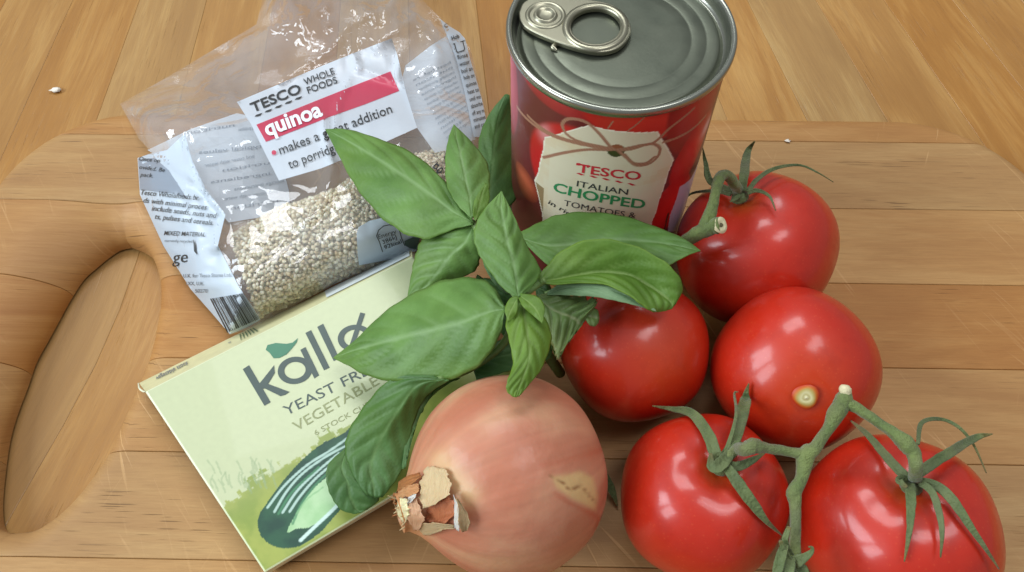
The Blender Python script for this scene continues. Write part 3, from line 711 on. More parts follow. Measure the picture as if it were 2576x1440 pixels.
# ------------------------------------------------------------------ stock cube box
ZB = 20.
bA, bB, bC = at(365, 985, ZB), at(1037, 645, ZB), at(665, 1440, ZB); bD = bB+bC-bA
Abt, Bbt = at(350, 964, 2.0), at(1035, 624, 2.0)
shift = (Abt-bA); Cbt, Dbt = bC+shift*np.array([.3, .3, 1]), bD+shift*np.array([.3, .3, 1])
box = thing('stock_cube_box', 'flat pale green cardboard box of stock cubes with courgette picture', 'box', (bA+bD)/2*np.array([1, 1, 0]))
ex = bB-bA; LX = np.linalg.norm(ex); ex /= LX; ey = bC-bA; LY = np.linalg.norm(ey); ey /= LY
def box_ab(u, v):
    p = at(u, v, ZB)-bA; return np.linalg.solve(np.array([[ex[0], ey[0]], [ex[1], ey[1]]]), p[:2])
def boxP(u, v, lift=.12): return at(u, v, ZB+lift)
na, nb_ = 330, 250
aa = np.linspace(0, LX, na); bb = np.linspace(0, LY, nb_); AX, BB = np.meshgrid(aa, bb)
z6 = lambda x, y: (315.7+x*.5065, 710.3+y*.5065)        # measured in an enlargement of the photograph
col = np.zeros(AX.shape+(3,)); col[:] = lin(190, 197, 156)
wob = np.array([[fbm((a*.11, b*.11, 1), 4) for a in aa[::2]] for b in bb[::2]]); wob = np.kron(wob, np.ones((2, 2)))[:nb_, :na]
wb2 = np.array([[fbm((a*.5, b*.5, 7), 2) for a in aa[::2]] for b in bb[::2]]); wb2 = np.kron(wb2, np.ones((2, 2)))[:nb_, :na]
top = [(470, 1105), (520, 1075), (600, 1020), (700, 955), (800, 890), (880, 850), (960, 800), (1040, 745), (1110, 720), (1300, 600), (1800, 300)]
tp = np.array([box_ab(*z6(*q)) for q in top]); tb = np.interp(AX, tp[:, 0], tp[:, 1], left=tp[0, 1])
g = sst(-.5, .7, BB-tb+wb2*3.6+wob*3)[..., None]
gcol = np.array(lin(156, 166, 78))*(1-sst(-.4, .5, wob)[..., None])+np.array(lin(132, 150, 66))*sst(-.4, .5, wob)[..., None]
gcol = gcol*(1-.35*sst(12, 0, BB-tb)[..., None])+np.array(lin(150, 158, 96))*.35*sst(12, 0, BB-tb)[..., None]
col = col*(1-g)+gcol*g
sh = lambda pl: [tuple(box_ab(*z6(*q))) for q in pl]
def strokeb(pl, wd, c, al=1., n_=24, taper=True):
    p = spl(np.array(sh(pl)), n_); d = dline(AX, BB, [tuple(q) for q in p]); m_ = (1-sst(wd*.6, wd*1.1, d))[..., None]*al
    global col; col = col*(1-m_)+np.array(lin(*c))*m_
def fillb(pl, c, smooth_=True, c2=None):
    global col
    p = [tuple(q) for q in spl(np.array(sh(pl+[pl[0]])), 80)] if smooth_ else sh(pl)
    m_ = inpoly(AX, BB, p); cc = np.array(lin(*c))
    if c2: t = sst(-.4, .4, wob)[..., None]; cc = cc*(1-t)+np.array(lin(*c2))*t; col[m_] = cc[m_]
    else: col[m_] = cc
for k in range(26):                                                    # pale sketched herbs
    x, y = random.uniform(430, 800), random.uniform(930, 1050); 
    strokeb([(x, y), (x-12, y-30), (x-28+random.uniform(-10, 40), y-62)], .35, (140, 160, 120), .45, 8)
fillb([(1390, 520), (1300, 560), (1180, 650), (1090, 745), (980, 800), (880, 880), (780, 990), (700, 1100), (662, 1160), (660, 1230), (700, 1290), (760, 1318), (840, 1318), (900, 1290), (970, 1240), (1050, 1150), (1130, 1060), (1300, 900)], (38, 84, 58), True, (24, 66, 50))
fillb([(1010, 960), (940, 1020), (870, 1110), (812, 1215), (808, 1242), (850, 1225), (920, 1215), (990, 1160), (1030, 1120), (1100, 1050), (1100, 960)], (156, 196, 142), True, (176, 208, 160))
for pl in ([(740, 1140), (800, 1040), (880, 950), (990, 870), (1090, 815)], [(780, 1145), (850, 1040), (940, 950), (1060, 850)], [(815, 1140), (870, 1060), (950, 970), (1070, 870)], [(705, 1120), (790, 1010), (900, 910), (1010, 840), (1110, 770)]):
    strokeb(pl, .5, (178, 206, 192), .9)
for pl in ([(830, 1200), (880, 1090), (960, 990), (1040, 920)], [(760, 1150), (830, 1040), (960, 920)]): strokeb(pl, .5, (70, 130, 90), .8)
strokeb([(870, 1282), (940, 1215), (1010, 1150), (1050, 1110)], .7, (196, 222, 210)); strokeb([(850, 1150), (900, 1080), (980, 1020)], .35, (130, 178, 124), .7)
col *= (1+.03*wb2)[..., None]
bow = .5*np.sin(np.pi*AX/LX)*np.sin(np.pi*BB/LY)*0
P3 = bA+AX[..., None]*ex+BB[..., None]*ey
edge = np.minimum.reduce([AX, LX-AX, BB, LY-BB]); P3[..., 2] += -.35*np.exp(-(edge/.35)**2)
col[edge < .6] = col[edge < .6]*.5+np.array(lin(232, 236, 206))*.5  # slight highlight line painted into the card colour along the rounded edges
M_CARD = vcol('card_print', .42, .45, .1)
mk('front_panel', P3.reshape(-1, 3), [f[::-1] for f in gridf(nb_, na)], M_CARD, box, col=np.clip(col, 0, 1).reshape(-1, 3))
M_CSIDE = plain('card_side', lin(206, 202, 156), .5); M_CEDGE = plain('card_cream', lin(224, 226, 196), .5); M_CDARK = plain('card_inside', lin(110, 100, 84), .7)
def quadpatch(a, b, c, d, n1, n2): 
    V = [((a*(1-s)+b*s)*(1-t)+(d*(1-s)+c*s)*t) for t in np.linspace(0, 1, n2) for s in np.linspace(0, 1, n1)]; return np.array(V), gridf(n2, n1)
eps = np.array([0, 0, -.4])
V, F = quadpatch(bA+eps, bB+eps, Bbt, Abt, 12, 4); mk('side_panel', V, F, M_CSIDE, box, smooth=False)
V, F = quadpatch(bC+eps, bD+eps, Dbt, Cbt, 12, 4); mk('side_panel', V, F, M_CEDGE, box, smooth=False)
V, F = quadpatch(bB+eps, bD+eps, Dbt, Bbt, 12, 4); mk('end_flap', V, F, M_CEDGE, box, smooth=False)
A2 = bA+ey*3; A3 = Abt+ey*2.4
V, F = quadpatch(A2+eps, bC+eps, Cbt, A3, 12, 4); mk('end_flap', V, F, M_CEDGE, box, smooth=False)
V, F = quadpatch(bA+eps+ex*1.2, A2+eps+ex*1.2, A3+ex*1.2, Abt+ex*1.2, 4, 4); mk('end_gap', V, F, M_CDARK, box, smooth=False)
V, F = tube([bA+np.array([-.2, 0, -.2]), (bA*.8+A3*.2)+ex*-.6, (Abt+bA)/2-ex*1.0, Abt-ex*.3], [.25, .35, .35, .25], [.25]*4); mk('tuck_edge', V, F, M_CEDGE, box)
V, F = quadpatch(Abt, Bbt, Dbt, Cbt, 4, 4); mk('back_panel', V, F, M_CEDGE, box, smooth=False)
Ps = lambda u, v: None
def sideP(t, w_, lift=.15):      # t along the side, w_ 0 at top edge .. 1 at bottom edge
    a = (bA*(1-t)+bB*t)*(1-w_)+(Abt*(1-t)+Bbt*t)*w_; nn = np.cross(bB-bA, Abt-bA); nn /= np.linalg.norm(nn)
    if nn[2] < 0: nn = -nn
    return a+nn*lift
def side_poly(tw, mat, name):
    V = [sideP(t, w_) for t, w_ in tw]; mk(name, V, [tuple(range(len(V)))], mat, box, smooth=False)
side_poly([(.66, .16), (.99, .16), (.99, .98), (.66, .98)], plain('paper_label', lin(214, 222, 222), .5), 'paper_seal')
def side_text(s, t0, t1, w0, w1, mat):
    V, F = text_geo(s, .01); x0, x1 = V[:, 0].min(), V[:, 0].max()
    W = [sideP(t0+(t1-t0)*(x-x0)/(x1-x0), w1+(w0-w1)*(y/.7), .2) for x, y in V]; mk('lettering', W, F, mat, box, smooth=False)
side_text('vegetable stock', .05, .16, .35, .75, M_INKG); side_text('yeast free', .30, .31, .4, .6, M_INKG)
for k in range(6):
    t = .345+k*.009; side_poly([(t, .85), (t+.004, .85), (.37+(k-2.5)*.012+.004, .3), (.37+(k-2.5)*.012, .2)], plain('leaf_ink', lin(86, 104, 70), .5), 'print_leaf')
# brand lettering drawn as shapes: k a l l o-slash
M_KAL = plain('charcoal_green_ink', lin(66, 82, 76), .45); M_OLV = plain('olive_ink', lin(146, 152, 106), .5); M_LEAFINK = plain('leaf_green_ink', lin(62, 122, 92), .45)
def bp_(pl, mat=M_KAL, name='lettering', lift=.12): return poly_on([z6(*q) for q in pl], lambda u, v: boxP(u, v, lift), mat, box, name)
bp_([(582, 432), (614, 412), (721, 596), (690, 614)]); bp_([(646, 512), (668, 500), (738, 412), (742, 450), (700, 520), (686, 530)], lift=.14); bp_([(676, 520), (700, 502), (815, 545), (792, 560), (770, 566)], lift=.16)
def ring_b(c, r1, r2, lift=.12, n_=36):
    ca = box_ab(*z6(*c)); V = []; F = []
    for k in range(n_):
        a = 2*math.pi*k/n_
        for r in (r1, r2):
            p = bA+ex*(ca[0]+r*math.cos(a))+ey*(ca[1]+r*math.sin(a)); V.append(p+np.array([0, 0, lift]))
    for k in range(n_): q = (k+1) % n_; F.append((2*k, 2*q, 2*q+1, 2*k+1))
    return mk('lettering', V, F, M_KAL, box, smooth=False)
pxmm = np.linalg.norm(at(*z6(900, 400), ZB)-at(*z6(1000, 400), ZB))/100
ring_b((842, 438), 80*pxmm, 49*pxmm)
bp_([(868, 336), (894, 322), (962, 462), (938, 478)], lift=.14)
bp_([(893, 252), (922, 238), (1014, 424), (986, 438)]); bp_([(952, 222), (982, 206), (1062, 378), (1034, 392)])
ring_b((1140, 278), 82*pxmm, 52*pxmm, .14); bp_([(1166, 150), (1190, 156), (1108, 400), (1086, 396)], lift=.17)
bp_([(696, 336), (705, 312), (745, 302), (800, 306), (830, 300), (856, 278), (850, 300), (826, 330), (800, 358), (765, 376), (736, 378), (715, 350)], M_LEAFINK, 'print_leaf', .15)
bxt = lambda s, a, b, hg, mat, bold: text_on(s, z6(*a), z6(*b), hg*.5065, boxP, mat, box, bold=bold)
bxt('YEAST FREE', (798, 664), (1262, 432), 50, M_KAL, .0)
bxt('VEGETABLE', (848, 742), (1262, 505), 50, M_OLV, .0)
bxt('6 STOCK CUBES', (945, 762), (1262, 590), 26, M_OLV, .0)

# ------------------------------------------------------------------ tomatoes
def ball(u, v, r):
    d = ray(u, v); R = 30.
    for _ in range(60): t = (R-H)/d[2]; R = r*t/FPX
    return CAM+t*d, R
def hit(c, R, u, v, lift=0.):
    d = ray(u, v); d = d/np.linalg.norm(d); oc = CAM-c; b = oc@d; q = b*b-(oc@oc-R*R)
    if q < 0: p = CAM-d*b; nn = (p-c)/np.linalg.norm(p-c); return c+nn*(R+lift)
    p = CAM+(-b-math.sqrt(q))*d; return p+(p-c)/R*lift
M_TOM = N('tomato_skin'); n = M_TOM
tcn = n.n('ShaderNodeTexCoord').outputs['Object']; a = n.n('ShaderNodeVertexColor', layer_name='Col').outputs[0]
c = n.mix(n.rng(n.noise(tcn, 26, 3), .35, .7, 0, .30), a, lin4(188, 40, 14)); sp_ = n.n('ShaderNodeTexVoronoi'); n.l(tcn, sp_.inputs['Vector']); sp_.inputs['Scale'].default_value = 620
c = n.mix(n.rng(sp_.outputs['Distance'], .05, .25, .16, 0), c, lin4(226, 110, 60))
c = n.mix(n.rng(n.noise(n.mapv(tcn, (1, 1, 1)), 90, 4, .7), .5, .75, 0, .25), c, lin4(128, 14, 12))
P_(n, Base_Color=c, Roughness=n.rng(n.noise(tcn, 110, 4, .7), .35, .65, .34, .52), Specular_IOR_Level=.38, Subsurface_Weight=.10, Subsurface_Scale=.003, Coat_Weight=.5, Coat_Roughness=.16)
n.b.inputs['Subsurface Radius'].default_value = (1, .15, .08)
n.l(n.bump(n.noise(tcn, 60, 2), .0006, .6), n.b.inputs['Normal']); M_TOM = n.m
M_SEP = N('calyx_green'); n = M_SEP; tcn = n.n('ShaderNodeTexCoord').outputs['Object']
c = n.mix(n.rng(n.noise(tcn, 180, 3), .3, .7), lin4(72, 88, 48), lin4(98, 110, 64)); c = n.mix(n.rng(n.noise(tcn, 60, 2), .5, .75, 0, .5), c, lin4(92, 88, 66))
c = n.mix(1.0, c, n.n('ShaderNodeVertexColor', layer_name='Col').outputs[0], 'MULTIPLY')
P_(n, Base_Color=c, Roughness=.62, Specular_IOR_Level=.35, Sheen_Weight=.2); n.l(n.bump(n.noise(tcn, 900, 2), .0006), n.b.inputs['Normal']); M_SEP = n.m
M_STEM = N('vine_green'); n = M_STEM; tcn = n.n('ShaderNodeTexCoord').outputs['Object']
c = n.mix(n.rng(n.noise(tcn, 120, 3), .3, .7), lin4(86, 104, 50), lin4(114, 128, 66)); c = n.mix(n.rng(n.noise(tcn, 45, 2), .52, .75, 0, .6), c, lin4(104, 96, 72))
P_(n, Base_Color=c, Roughness=.55, Specular_IOR_Level=.4, Sheen_Weight=.25); c = n.mix(n.rng(n.noise(tcn, 420, 3, .7), .45, .7, 0, .35), c, lin4(70, 78, 44))
n.l(c, n.b.inputs['Base Color'])
n.l(n.bump(n.noise(tcn, 500, 4, .7), .0012), n.b.inputs['Normal']); M_STEM = n.m
M_CUT = plain('cut_stem_end', lin(206, 196, 156), .6, bump=(900, .0003)); M_SCAR = plain('blossom_scar', lin(196, 186, 128), .6, bump=(900, .0004))
def tomato(label, u, v, r, axis_px, flat=.92, lobes=5, dent=.13, seed=0, away=False):
    c, R = ball(u, v, r); R *= .975
    if away is not False: ax = np.array(away, float)
    else: ax = hit(c, R, *axis_px)-c
    ax /= np.linalg.norm(ax)
    t = thing('tomato', label, 'tomato', (c[0], c[1], 0), 'ripe tomatoes on the chopping board')
    e1 = np.cross(ax, [0.3, .2, 1.]); e1 /= np.linalg.norm(e1); e2 = np.cross(ax, e1)
    nA, nP = 72, 96; V = []; C = []
    base = np.array(lin(182, 36, 14)); org_ = np.array(lin(194, 66, 18)); paleg = np.array(lin(150, 90, 30))
    for i in range(nA+1):
        a = math.pi*i/nA
        for j in range(nP):
            p = 2*math.pi*j/nP
            lob = 1+(.018*math.cos(lobes*p+seed)+.012*math.cos(2*p+seed*2))*math.sin(a)**2
            sh_ = math.exp(-((a-.40)/.26)**2)*.010*math.cos(lobes*p+seed*2+.6*math.sin(p))
            rr = R*(lob+sh_)*(1-dent*math.exp(-(a/.30)**2)-(.03 if seed == 2. else 0)*math.exp(-((math.pi-a)/.3)**2)+.03*math.exp(-((a-.75)/.3)**2))
            z = math.cos(a)*flat; s = math.sin(a)*1.015
            V.append(c+rr*(ax*z+s*(e1*math.cos(p)+e2*math.sin(p))))
            k = sst(2.1, 3.1, a)*.6; k2 = math.exp(-(a/.2)**2)*.5
            C.append((base*(1-k)+org_*k)*(1-k2)+paleg*k2)
    V = np.array(V); dz = V[:, 2].min(); V[:, 2] -= min(0, dz)*0 + (dz-0.05)
    mk('skin', V, gridf(nA+1, nP, True)[::1], M_TOM, t, col=np.array(C))
    return t, c+np.array([0, 0, -(dz-.05)]), R, ax
def sepgeo(P, wid, thk):
    n_, ns = 30, 12; V, F = tube(P, wid, [thk]*len(wid), None, n_, ns); V = V.reshape(n_, ns, 3)
    for i in range(n_):
        c_ = V[i].mean(0); ax_ = V[i, 0]-V[i, ns//2]; w_ = np.linalg.norm(ax_)/2; ax_ /= (2*w_+1e-9); up = V[i, ns//4]-V[i, 3*ns//4]; up /= np.linalg.norm(up)+1e-9
        for j in range(ns):
            x_ = (V[i, j]-c_)@ax_; V[i, j] += up*(abs(x_)*.55-.25*w_)+ax_*.12*w_*noise.noise(Vector((i*.5, j//6, P[0][0])))
    return V.reshape(-1, 3), F
def sepcol(V):
    n_ = len(V)//12; t_ = np.repeat(np.linspace(0, 1, n_), 12); g_ = sst(.72, 1.0, t_)[:, None]
    return np.array([1., 1., 1.])*(1-g_)+np.array([1.25, .8, .62])*g_
def sepal(par, pts, wid, thk=.35, ball_=None, name='sepal'):
    P = []
    for q in pts:
        if len(q) == 3 and ball_: P.append(hit(ball_[0], ball_[1], q[0], q[1], q[2]))
        else: P.append(at(*q))
    V, F = sepgeo(P, [w_*(.58 if par is k1 else .66) for w_ in wid], thk)
    return mk(name, V, F, M_SEP, par, col=sepcol(V))
k1 = None
t1, c1, r1, a1 = tomato('large red tomato beside the can, with a bent green stalk and curling calyx', 1903, 620, 201, (1868, 478), .93, 5, .10, 1.)
t2, c2, r2, a2 = tomato('red tomato with a pale round blossom scar, between two tomatoes at right', 1996, 930, 206, None, .95, 4, .05, 2., away=-(hit(*ball(1996, 930, 206), 2030, 1000)-ball(1996, 930, 206)[0]))
t3, c3, r3, a3 = tomato('red tomato partly covered by basil leaves, with no stalk showing', 1597, 877, 187, None, .97, 5, .08, 3., away=(-.3, .5, -.8))
t4, c4, r4, a4 = tomato('glossy red tomato right of the onion, creased under its star shaped calyx', 1771, 1245, 213, (1822, 1160), .93, 5, .17, 4.2)
t5, c5, r5, a5 = tomato('ribbed red tomato at the lower right corner with long drooping sepals', 2259, 1328, 243, (2300, 1200), .93, 5, .14, 5.1)
B1, B4, B5 = (c1, r1*.985), (c4, r4*.985), (c5, r5*.985)
def calyx(par, ctr, ax, R, B, n_=None):
    V, F = tube([ctr-ax*1.0, ctr+ax*.6, ctr+ax*1.6], [3.3, 2.7, 1.7], [3.3, 2.7, 1.7], (0.1, .2, 1), 8, 12); return mk('calyx', V, F, M_SEP, par, col=np.ones((len(V), 3)))
k1 = calyx(t1, hit(*B1, 1858, 486, -1.5), a1, r1, B1)
for pts, wd in (([(1850, 488, 1), (1798, 472, 3), (1780, 420, 9), (1768, 372, 15)], [2.0, 2.2, 1.5, .3]), ([(1868, 486, 1), (1876, 458, 4), (1884, 430, 8), (1899, 408, 12)], [2.4, 3.0, 2.2, .5]),
                ([(1880, 486, .5), (1905, 463, 2), (1943, 447, 3.5), (1998, 439, 6), (2052, 445, 7), (2094, 461, 8)], [1.6, 1.5, 1.2, .8, .5, .3]), ([(1880, 488, .6), (1905, 485, 1.0), (1934, 500, 1.2), (1949, 534, 1.2)], [1.6, 1.3, .9, .3]),
                ([(1840, 492, .6), (1800, 488, 1.5), (1750, 494, 3), (1716, 509, 4)], [1.5, 1.1, .8, .3]), ([(1862, 492, .5), (1850, 505, .8), (1838, 512, .9)], [1.6, 1.2, .4])):
    sepal(k1, pts, wd, .4, B1)
k4 = calyx(t4, hit(*B4, 1820, 1160, -3), a4, r4, B4)
for pts, wd in (([(1815, 1160, -.5), (1796, 1142, 1.5), (1779, 1102, 2.0), (1742, 1056, 2.2), (1688, 1023, 3.5), (1637, 1014, 7)], [2.2, 2.8, 2.8, 2.3, 1.3, .3]), ([(1815, 1160, -.5), (1840, 1122, 3), (1850, 1070, 7), (1866, 1025, 9), (1876, 990, 11), (1890, 950, 14)], [2.2, 2.6, 3.0, 2.2, 1.3, .3]),
                ([(1822, 1150, 1), (1833, 1094, 7), (1829, 1052, 9), (1842, 1026, 10)], [1.2, .8, .6, .25]), ([(1815, 1165, 0), (1832, 1188, 1.2), (1859, 1228, 1.4), (1888, 1269, 1.6), (1917, 1307, 1.8), (1949, 1338, 2.2)], [1.8, 2.4, 2.8, 2.4, 1.3, .3]),
                ([(1812, 1168, 0), (1850, 1178, 1.5), (1882, 1166, 2), (1912, 1148, 2.5)], [1.8, 2.2, 1.6, .4]), ([(1850, 1125, 3), (1812, 1172, 2.0), (1790, 1178, 1.5), (1786, 1150, 2.2)], [1.6, 3.0, 2.4, .7])):
    sepal(k4, pts, wd, .45, B4)
k5 = calyx(t5, hit(*B5, 2298, 1208, -2.5), a5, r5, B5)
for pts, wd in (([(2290, 1210, 0), (2264, 1194, 1.5), (2227, 1156, 2.0), (2189, 1119, 3.5), (2143, 1069, 7)], [2.2, 2.2, 2.0, 1.4, .35]), ([(2300, 1200, 0), (2329, 1186, 2.5), (2369, 1168, 5), (2419, 1141, 9), (2473, 1115, 13)], [2.2, 2.4, 2.2, 1.7, .35]),
                ([(2300, 1150, 5), (2306, 1116, 7), (2348, 1102, 9), (2385, 1119, 9), (2419, 1150, 7), (2452, 1207, 4)], [.9, 1.1, .9, .8, .6, .3]), ([(2290, 1215, 0), (2289, 1246, 1.4), (2289, 1286, 1.6), (2285, 1340, 1.8), (2273, 1407, 2.2)], [1.8, 2.2, 1.9, 1.2, .3]),
                ([(2315, 1215, 0), (2339, 1242, 1.4), (2356, 1290, 1.5), (2362, 1340, 1.8), (2356, 1397, 2.5)], [1.6, 1.6, 1.5, 1.0, .3]), ([(2310, 1210, .3), (2356, 1232, 1.5), (2390, 1269, 2), (2423, 1324, 2.5), (2452, 1370, 3), (2478, 1418, 4)], [1.8, 2.2, 2.2, 1.6, 1.0, .3]),
                ([(2285, 1205, 0), (2262, 1215, 1.5), (2280, 1232, 1.5)], [1.6, 1.8, .8])):
    sepal(k5, pts, wd, .45, B5)
B3 = (c3, r3)
sepal(t3, [at(1500, 1160, 8), at(1522, 1200, 7), at(1540, 1235, 4), at(1553, 1272, 1.5)] and [(1500, 1160, 8), (1522, 1200, 7), (1540, 1235, 4), (1553, 1274, 1.5)], [1.2, 2.2, 2.0, .3], .35)
# blossom scar
sp0 = hit(c2, r2*.99, 2028, 1000, -.35); nrm_ = (sp0-c2)/np.linalg.norm(sp0-c2)
def disc(c, nn, rs, hs, mat, name, par, n_=28, col=None):
    e1 = np.cross(nn, [1, 0, .2]); e1 /= np.linalg.norm(e1); e2 = np.cross(nn, e1); V = []
    for r, h in zip(rs, hs):
        for k in range(n_):
            a = 2*math.pi*k/n_; rr = r*(1+.06*math.sin(3*a+r)); V.append(c+nn*h+rr*(e1*math.cos(a)+e2*math.sin(a)))
    return mk(name, V, gridf(len(rs), n_, True), mat, par, col=col)
M_VC = vcol('scar_print', .45, .4)
cs = []
for r in (4.2, 3.4, 2.6, 1.6, .9, .01):
    c_ = {4.2: (178, 40, 16), 3.4: (190, 104, 36), 2.6: (176, 160, 92), 1.6: (206, 200, 150), .9: (176, 166, 112), .01: (224, 220, 180)}[r]
    cs += [lin(*c_)]*28
q2 = disc(sp0, nrm_, (4.2, 3.4, 2.6, 1.6, .9, .01), (-.35, .18, .35, .42, .30, .75), M_VC, 'blossom_scar', t2, col=np.array(cs))

# vines
vine = thing('tomato_vine', 'forked green vine stem lying across the two lowest tomatoes', 'vine stem', at(2030, 1150, 0))
def P4(u, v, l): return hit(c4, r4, u, v, l)
def P5(u, v, l): return hit(c5, r5, u, v, l)
zn = lambda u, v, z: at(u, v, z)
node = zn(2028, 1146, 60)
def vtube(pts, rad, name, mat=M_STEM, par=vine, n_=48):
    rad = [q*.84 for q in rad]; V, F = tube(pts, rad, [r*.95 for r in rad], None, n_, 16); V = V.reshape(n_, 16, 3)
    for i in range(n_):
        c_ = V[i].mean(0)
        for j in range(16): V[i, j] = c_+(V[i, j]-c_)*(1+.10*math.cos(j*math.pi/2.+i*.05)*.6+.16*noise.noise(Vector((i*.35, j*.2, rad[0]))))
    V = V.reshape(-1, 3)
    return mk(name, V, F, mat, par)
vtube([zn(2128, 985, 68), zn(2122, 1008, 67), zn(2104, 1040, 66), zn(2085, 1077, 64), zn(2052, 1125, 62), node, zn(2016, 1202, 58), zn(1998, 1240, 57), zn(2000, 1268, 56), zn(2001, 1307, 55), zn(2000, 1361, 54), zn(1997, 1405, 53), zn(1990, 1470, 50), zn(1980, 1540, 46)],
      [1.9, 3.0, 2.9, 2.1, 2.2, 3.0, 2.1, 2.6, 2.0, 1.9, 1.9, 2.4, 3.0, 2.0], 'main_stem', n_=60)
V, F = tube([zn(2128, 990, 68), zn(2126, 978, 69), zn(2127, 970, 69.3)], [1.7, 1.8, 1.2], [1.6, 1.7, 1.1]); mk('cut_end', V, F, M_CUT, vine)
vtube([node, zn(1980, 1136, 60), zn(1926, 1128, 61), zn(1895, 1122, 62), zn(1872, 1132, 61), P4(1845, 1142, 3), P4(1822, 1158, -.5)], [2.0, 1.7, 1.9, 2.7, 2.4, 2.0, 2.0], 'side_stem')
vtube([zn(2120, 1012, 66.5), zn(2150, 1024, 67), zn(2185, 1046, 67.5), zn(2231, 1078, 68), zn(2262, 1102, 68.5), zn(2280, 1118, 68.5), zn(2298, 1142, 67.5), zn(2304, 1175, 66.5), P5(2300, 1205, 1)], [2.4, 2.0, 1.8, 1.8, 2.4, 2.9, 2.4, 2.3, 2.4], 'side_stem')
for pts, wd in (([zn(1990, 1400, 54), zn(1975, 1365, 57), zn(1980, 1340, 58), zn(1986, 1326, 59)], [1.2, 1.1, .9, .7]), ([zn(1990, 1420, 54), zn(1972, 1385, 57), zn(1963, 1361, 59)], [1.3, 1.0, .6]),
                ([zn(1975, 1370, 57), zn(1965, 1400, 57), zn(1955, 1440, 56), zn(1948, 1480, 54)], [1.2, 1.7, 1.6, .8]), ([zn(1990, 1400, 55), zn(1985, 1430, 56), zn(1980, 1470, 55)], [1.4, 1.9, 1.2]),
                ([zn(2000, 1415, 55), zn(2020, 1405, 57), zn(2040, 1390, 59), zn(2043, 1378, 60), zn(2034, 1376, 60)], [2.2, 1.6, .9, .5, .3]), ([zn(2005, 1425, 54), zn(2020, 1440, 54), zn(2025, 1480, 52)], [1.8, 2.0, 1.0])):
    V, F = sepgeo([np.array(q) for q in pts], [q*.85 for q in wd], .45); mk('sepal', V, F, M_SEP, vine, col=sepcol(V))
vine2 = thing('tomato_vine', 'thick bent green vine stem with a pale cut end, beside the can', 'vine stem', at(1740, 590, 0))
tk = hit(*B1, 1858, 484, 1.0)
vtube([tk, zn(1846, 462, 62), zn(1832, 444, 66), zn(1815, 442, 68), zn(1805, 462, 68), zn(1797, 500, 67), zn(1786, 540, 65), zn(1775, 570, 62)], [2.4, 2.3, 2.2, 2.2, 2.2, 2.0, 2.8, 3.2], 'side_stem', par=vine2)
vtube([zn(1812, 566, 65), zn(1795, 570, 63.5), zn(1770, 580, 61), zn(1740, 597, 57), zn(1700, 622, 50), zn(1660, 645, 42)], [3.0, 3.3, 3.2, 2.8, 2.5, 2.4], 'main_stem', par=vine2)
pe = zn(1813, 567, 65.2); pn = zn(1816, 565, 65.4)-zn(1795, 570, 63.5); pn /= np.linalg.norm(pn); pn = pn*.6+(CAM-pe)/np.linalg.norm(CAM-pe)*.5; pn /= np.linalg.norm(pn)
disc(pe, pn, (2.9, 2.4, 1.5, .8, .01), (-.3, .35, .45, .2, .1), M_CUT, 'cut_end', vine2)
disc(pe+pn*.35, pn, (.75, .4, .01), (.0, .1, .1), plain('pith', lin(96, 88, 60), .7), 'pith', vine2)

# ------------------------------------------------------------------ onion
oc, OR = ball(1277, 1196, 252); oax = np.array([-.87, -.347, .14]); oax /= np.linalg.norm(oax)
oe1 = np.cross(oax, [0, 0, 1.]); oe1 /= np.linalg.norm(oe1); oe2 = np.cross(oax, oe1)
prof = [(-.96, .0), (-.955, .08), (-.92, .30), (-.80, .60), (-.55, .85), (-.25, .97), (.02, 1.0), (.28, .955), (.52, .84), (.70, .68), (.84, .50), (.93, .35), (1.0, .25), (1.05, .21), (1.09, .19), (1.13, .20)]
PR = spl(np.array(prof), 130)
nO = 200; V = []; 
for i, (s_, r) in enumerate(PR):
    for j in range(nO):
        p = 2*math.pi*j/nO; rr = r*(1+.006*math.sin(5*p+1)+.004*math.sin(23*p)*sst(.1, .9, s_))
        if s_ > .85: rr *= 1+.22*sst(.85, 1.1, s_)*noise.noise(Vector((p*1.6, s_*5, 2)))
        V.append(oc+OR*(oax*s_*1.0+rr*(oe1*math.cos(p)+oe2*math.sin(p))))
V = np.array(V); U_, V_ = proj(V)
pp = np.tile(2*np.pi*np.arange(nO)/nO, len(PR)); sv = np.repeat(PR[:, 0], nO)
nz = np.array([fbm((math.cos(a)*2.2, math.sin(a)*2.2, s_*1.4), 4) for a, s_ in zip(pp[::1], sv[::1])])
ln = np.array([noise.noise(Vector((math.cos(a)*20, math.sin(a)*20, s_*.8))) for a, s_ in zip(pp, sv)])
c0 = np.array(lin(190, 131, 101)); cA = np.array(lin(180, 112, 84)); cB = np.array(lin(194, 148, 110))
t_ = sst(-.5, .5, nz)[:, None]; col = c0*(1-t_)+cA*t_
t_ = (sst(.1, .9, -nz)*.6)[:, None]; col = col*(1-t_)+cB*t_
col *= (1+.09*ln)[:, None]
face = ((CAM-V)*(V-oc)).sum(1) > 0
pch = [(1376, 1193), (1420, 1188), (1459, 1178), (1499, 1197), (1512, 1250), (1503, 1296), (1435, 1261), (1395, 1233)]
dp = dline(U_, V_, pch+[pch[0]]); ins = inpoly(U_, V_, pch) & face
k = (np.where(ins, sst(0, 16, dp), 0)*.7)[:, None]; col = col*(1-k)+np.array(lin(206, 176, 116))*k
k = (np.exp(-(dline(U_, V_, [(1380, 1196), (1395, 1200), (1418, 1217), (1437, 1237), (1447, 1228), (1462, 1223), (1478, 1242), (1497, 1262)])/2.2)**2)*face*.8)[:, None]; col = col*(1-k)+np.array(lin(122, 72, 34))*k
k = (np.exp(-(dline(U_, V_, [(1360, 1172), (1420, 1160), (1480, 1142), (1515, 1130)])/7)**2)*face*.45)[:, None]; col = col*(1-k)+np.array(lin(176, 92, 62))*k
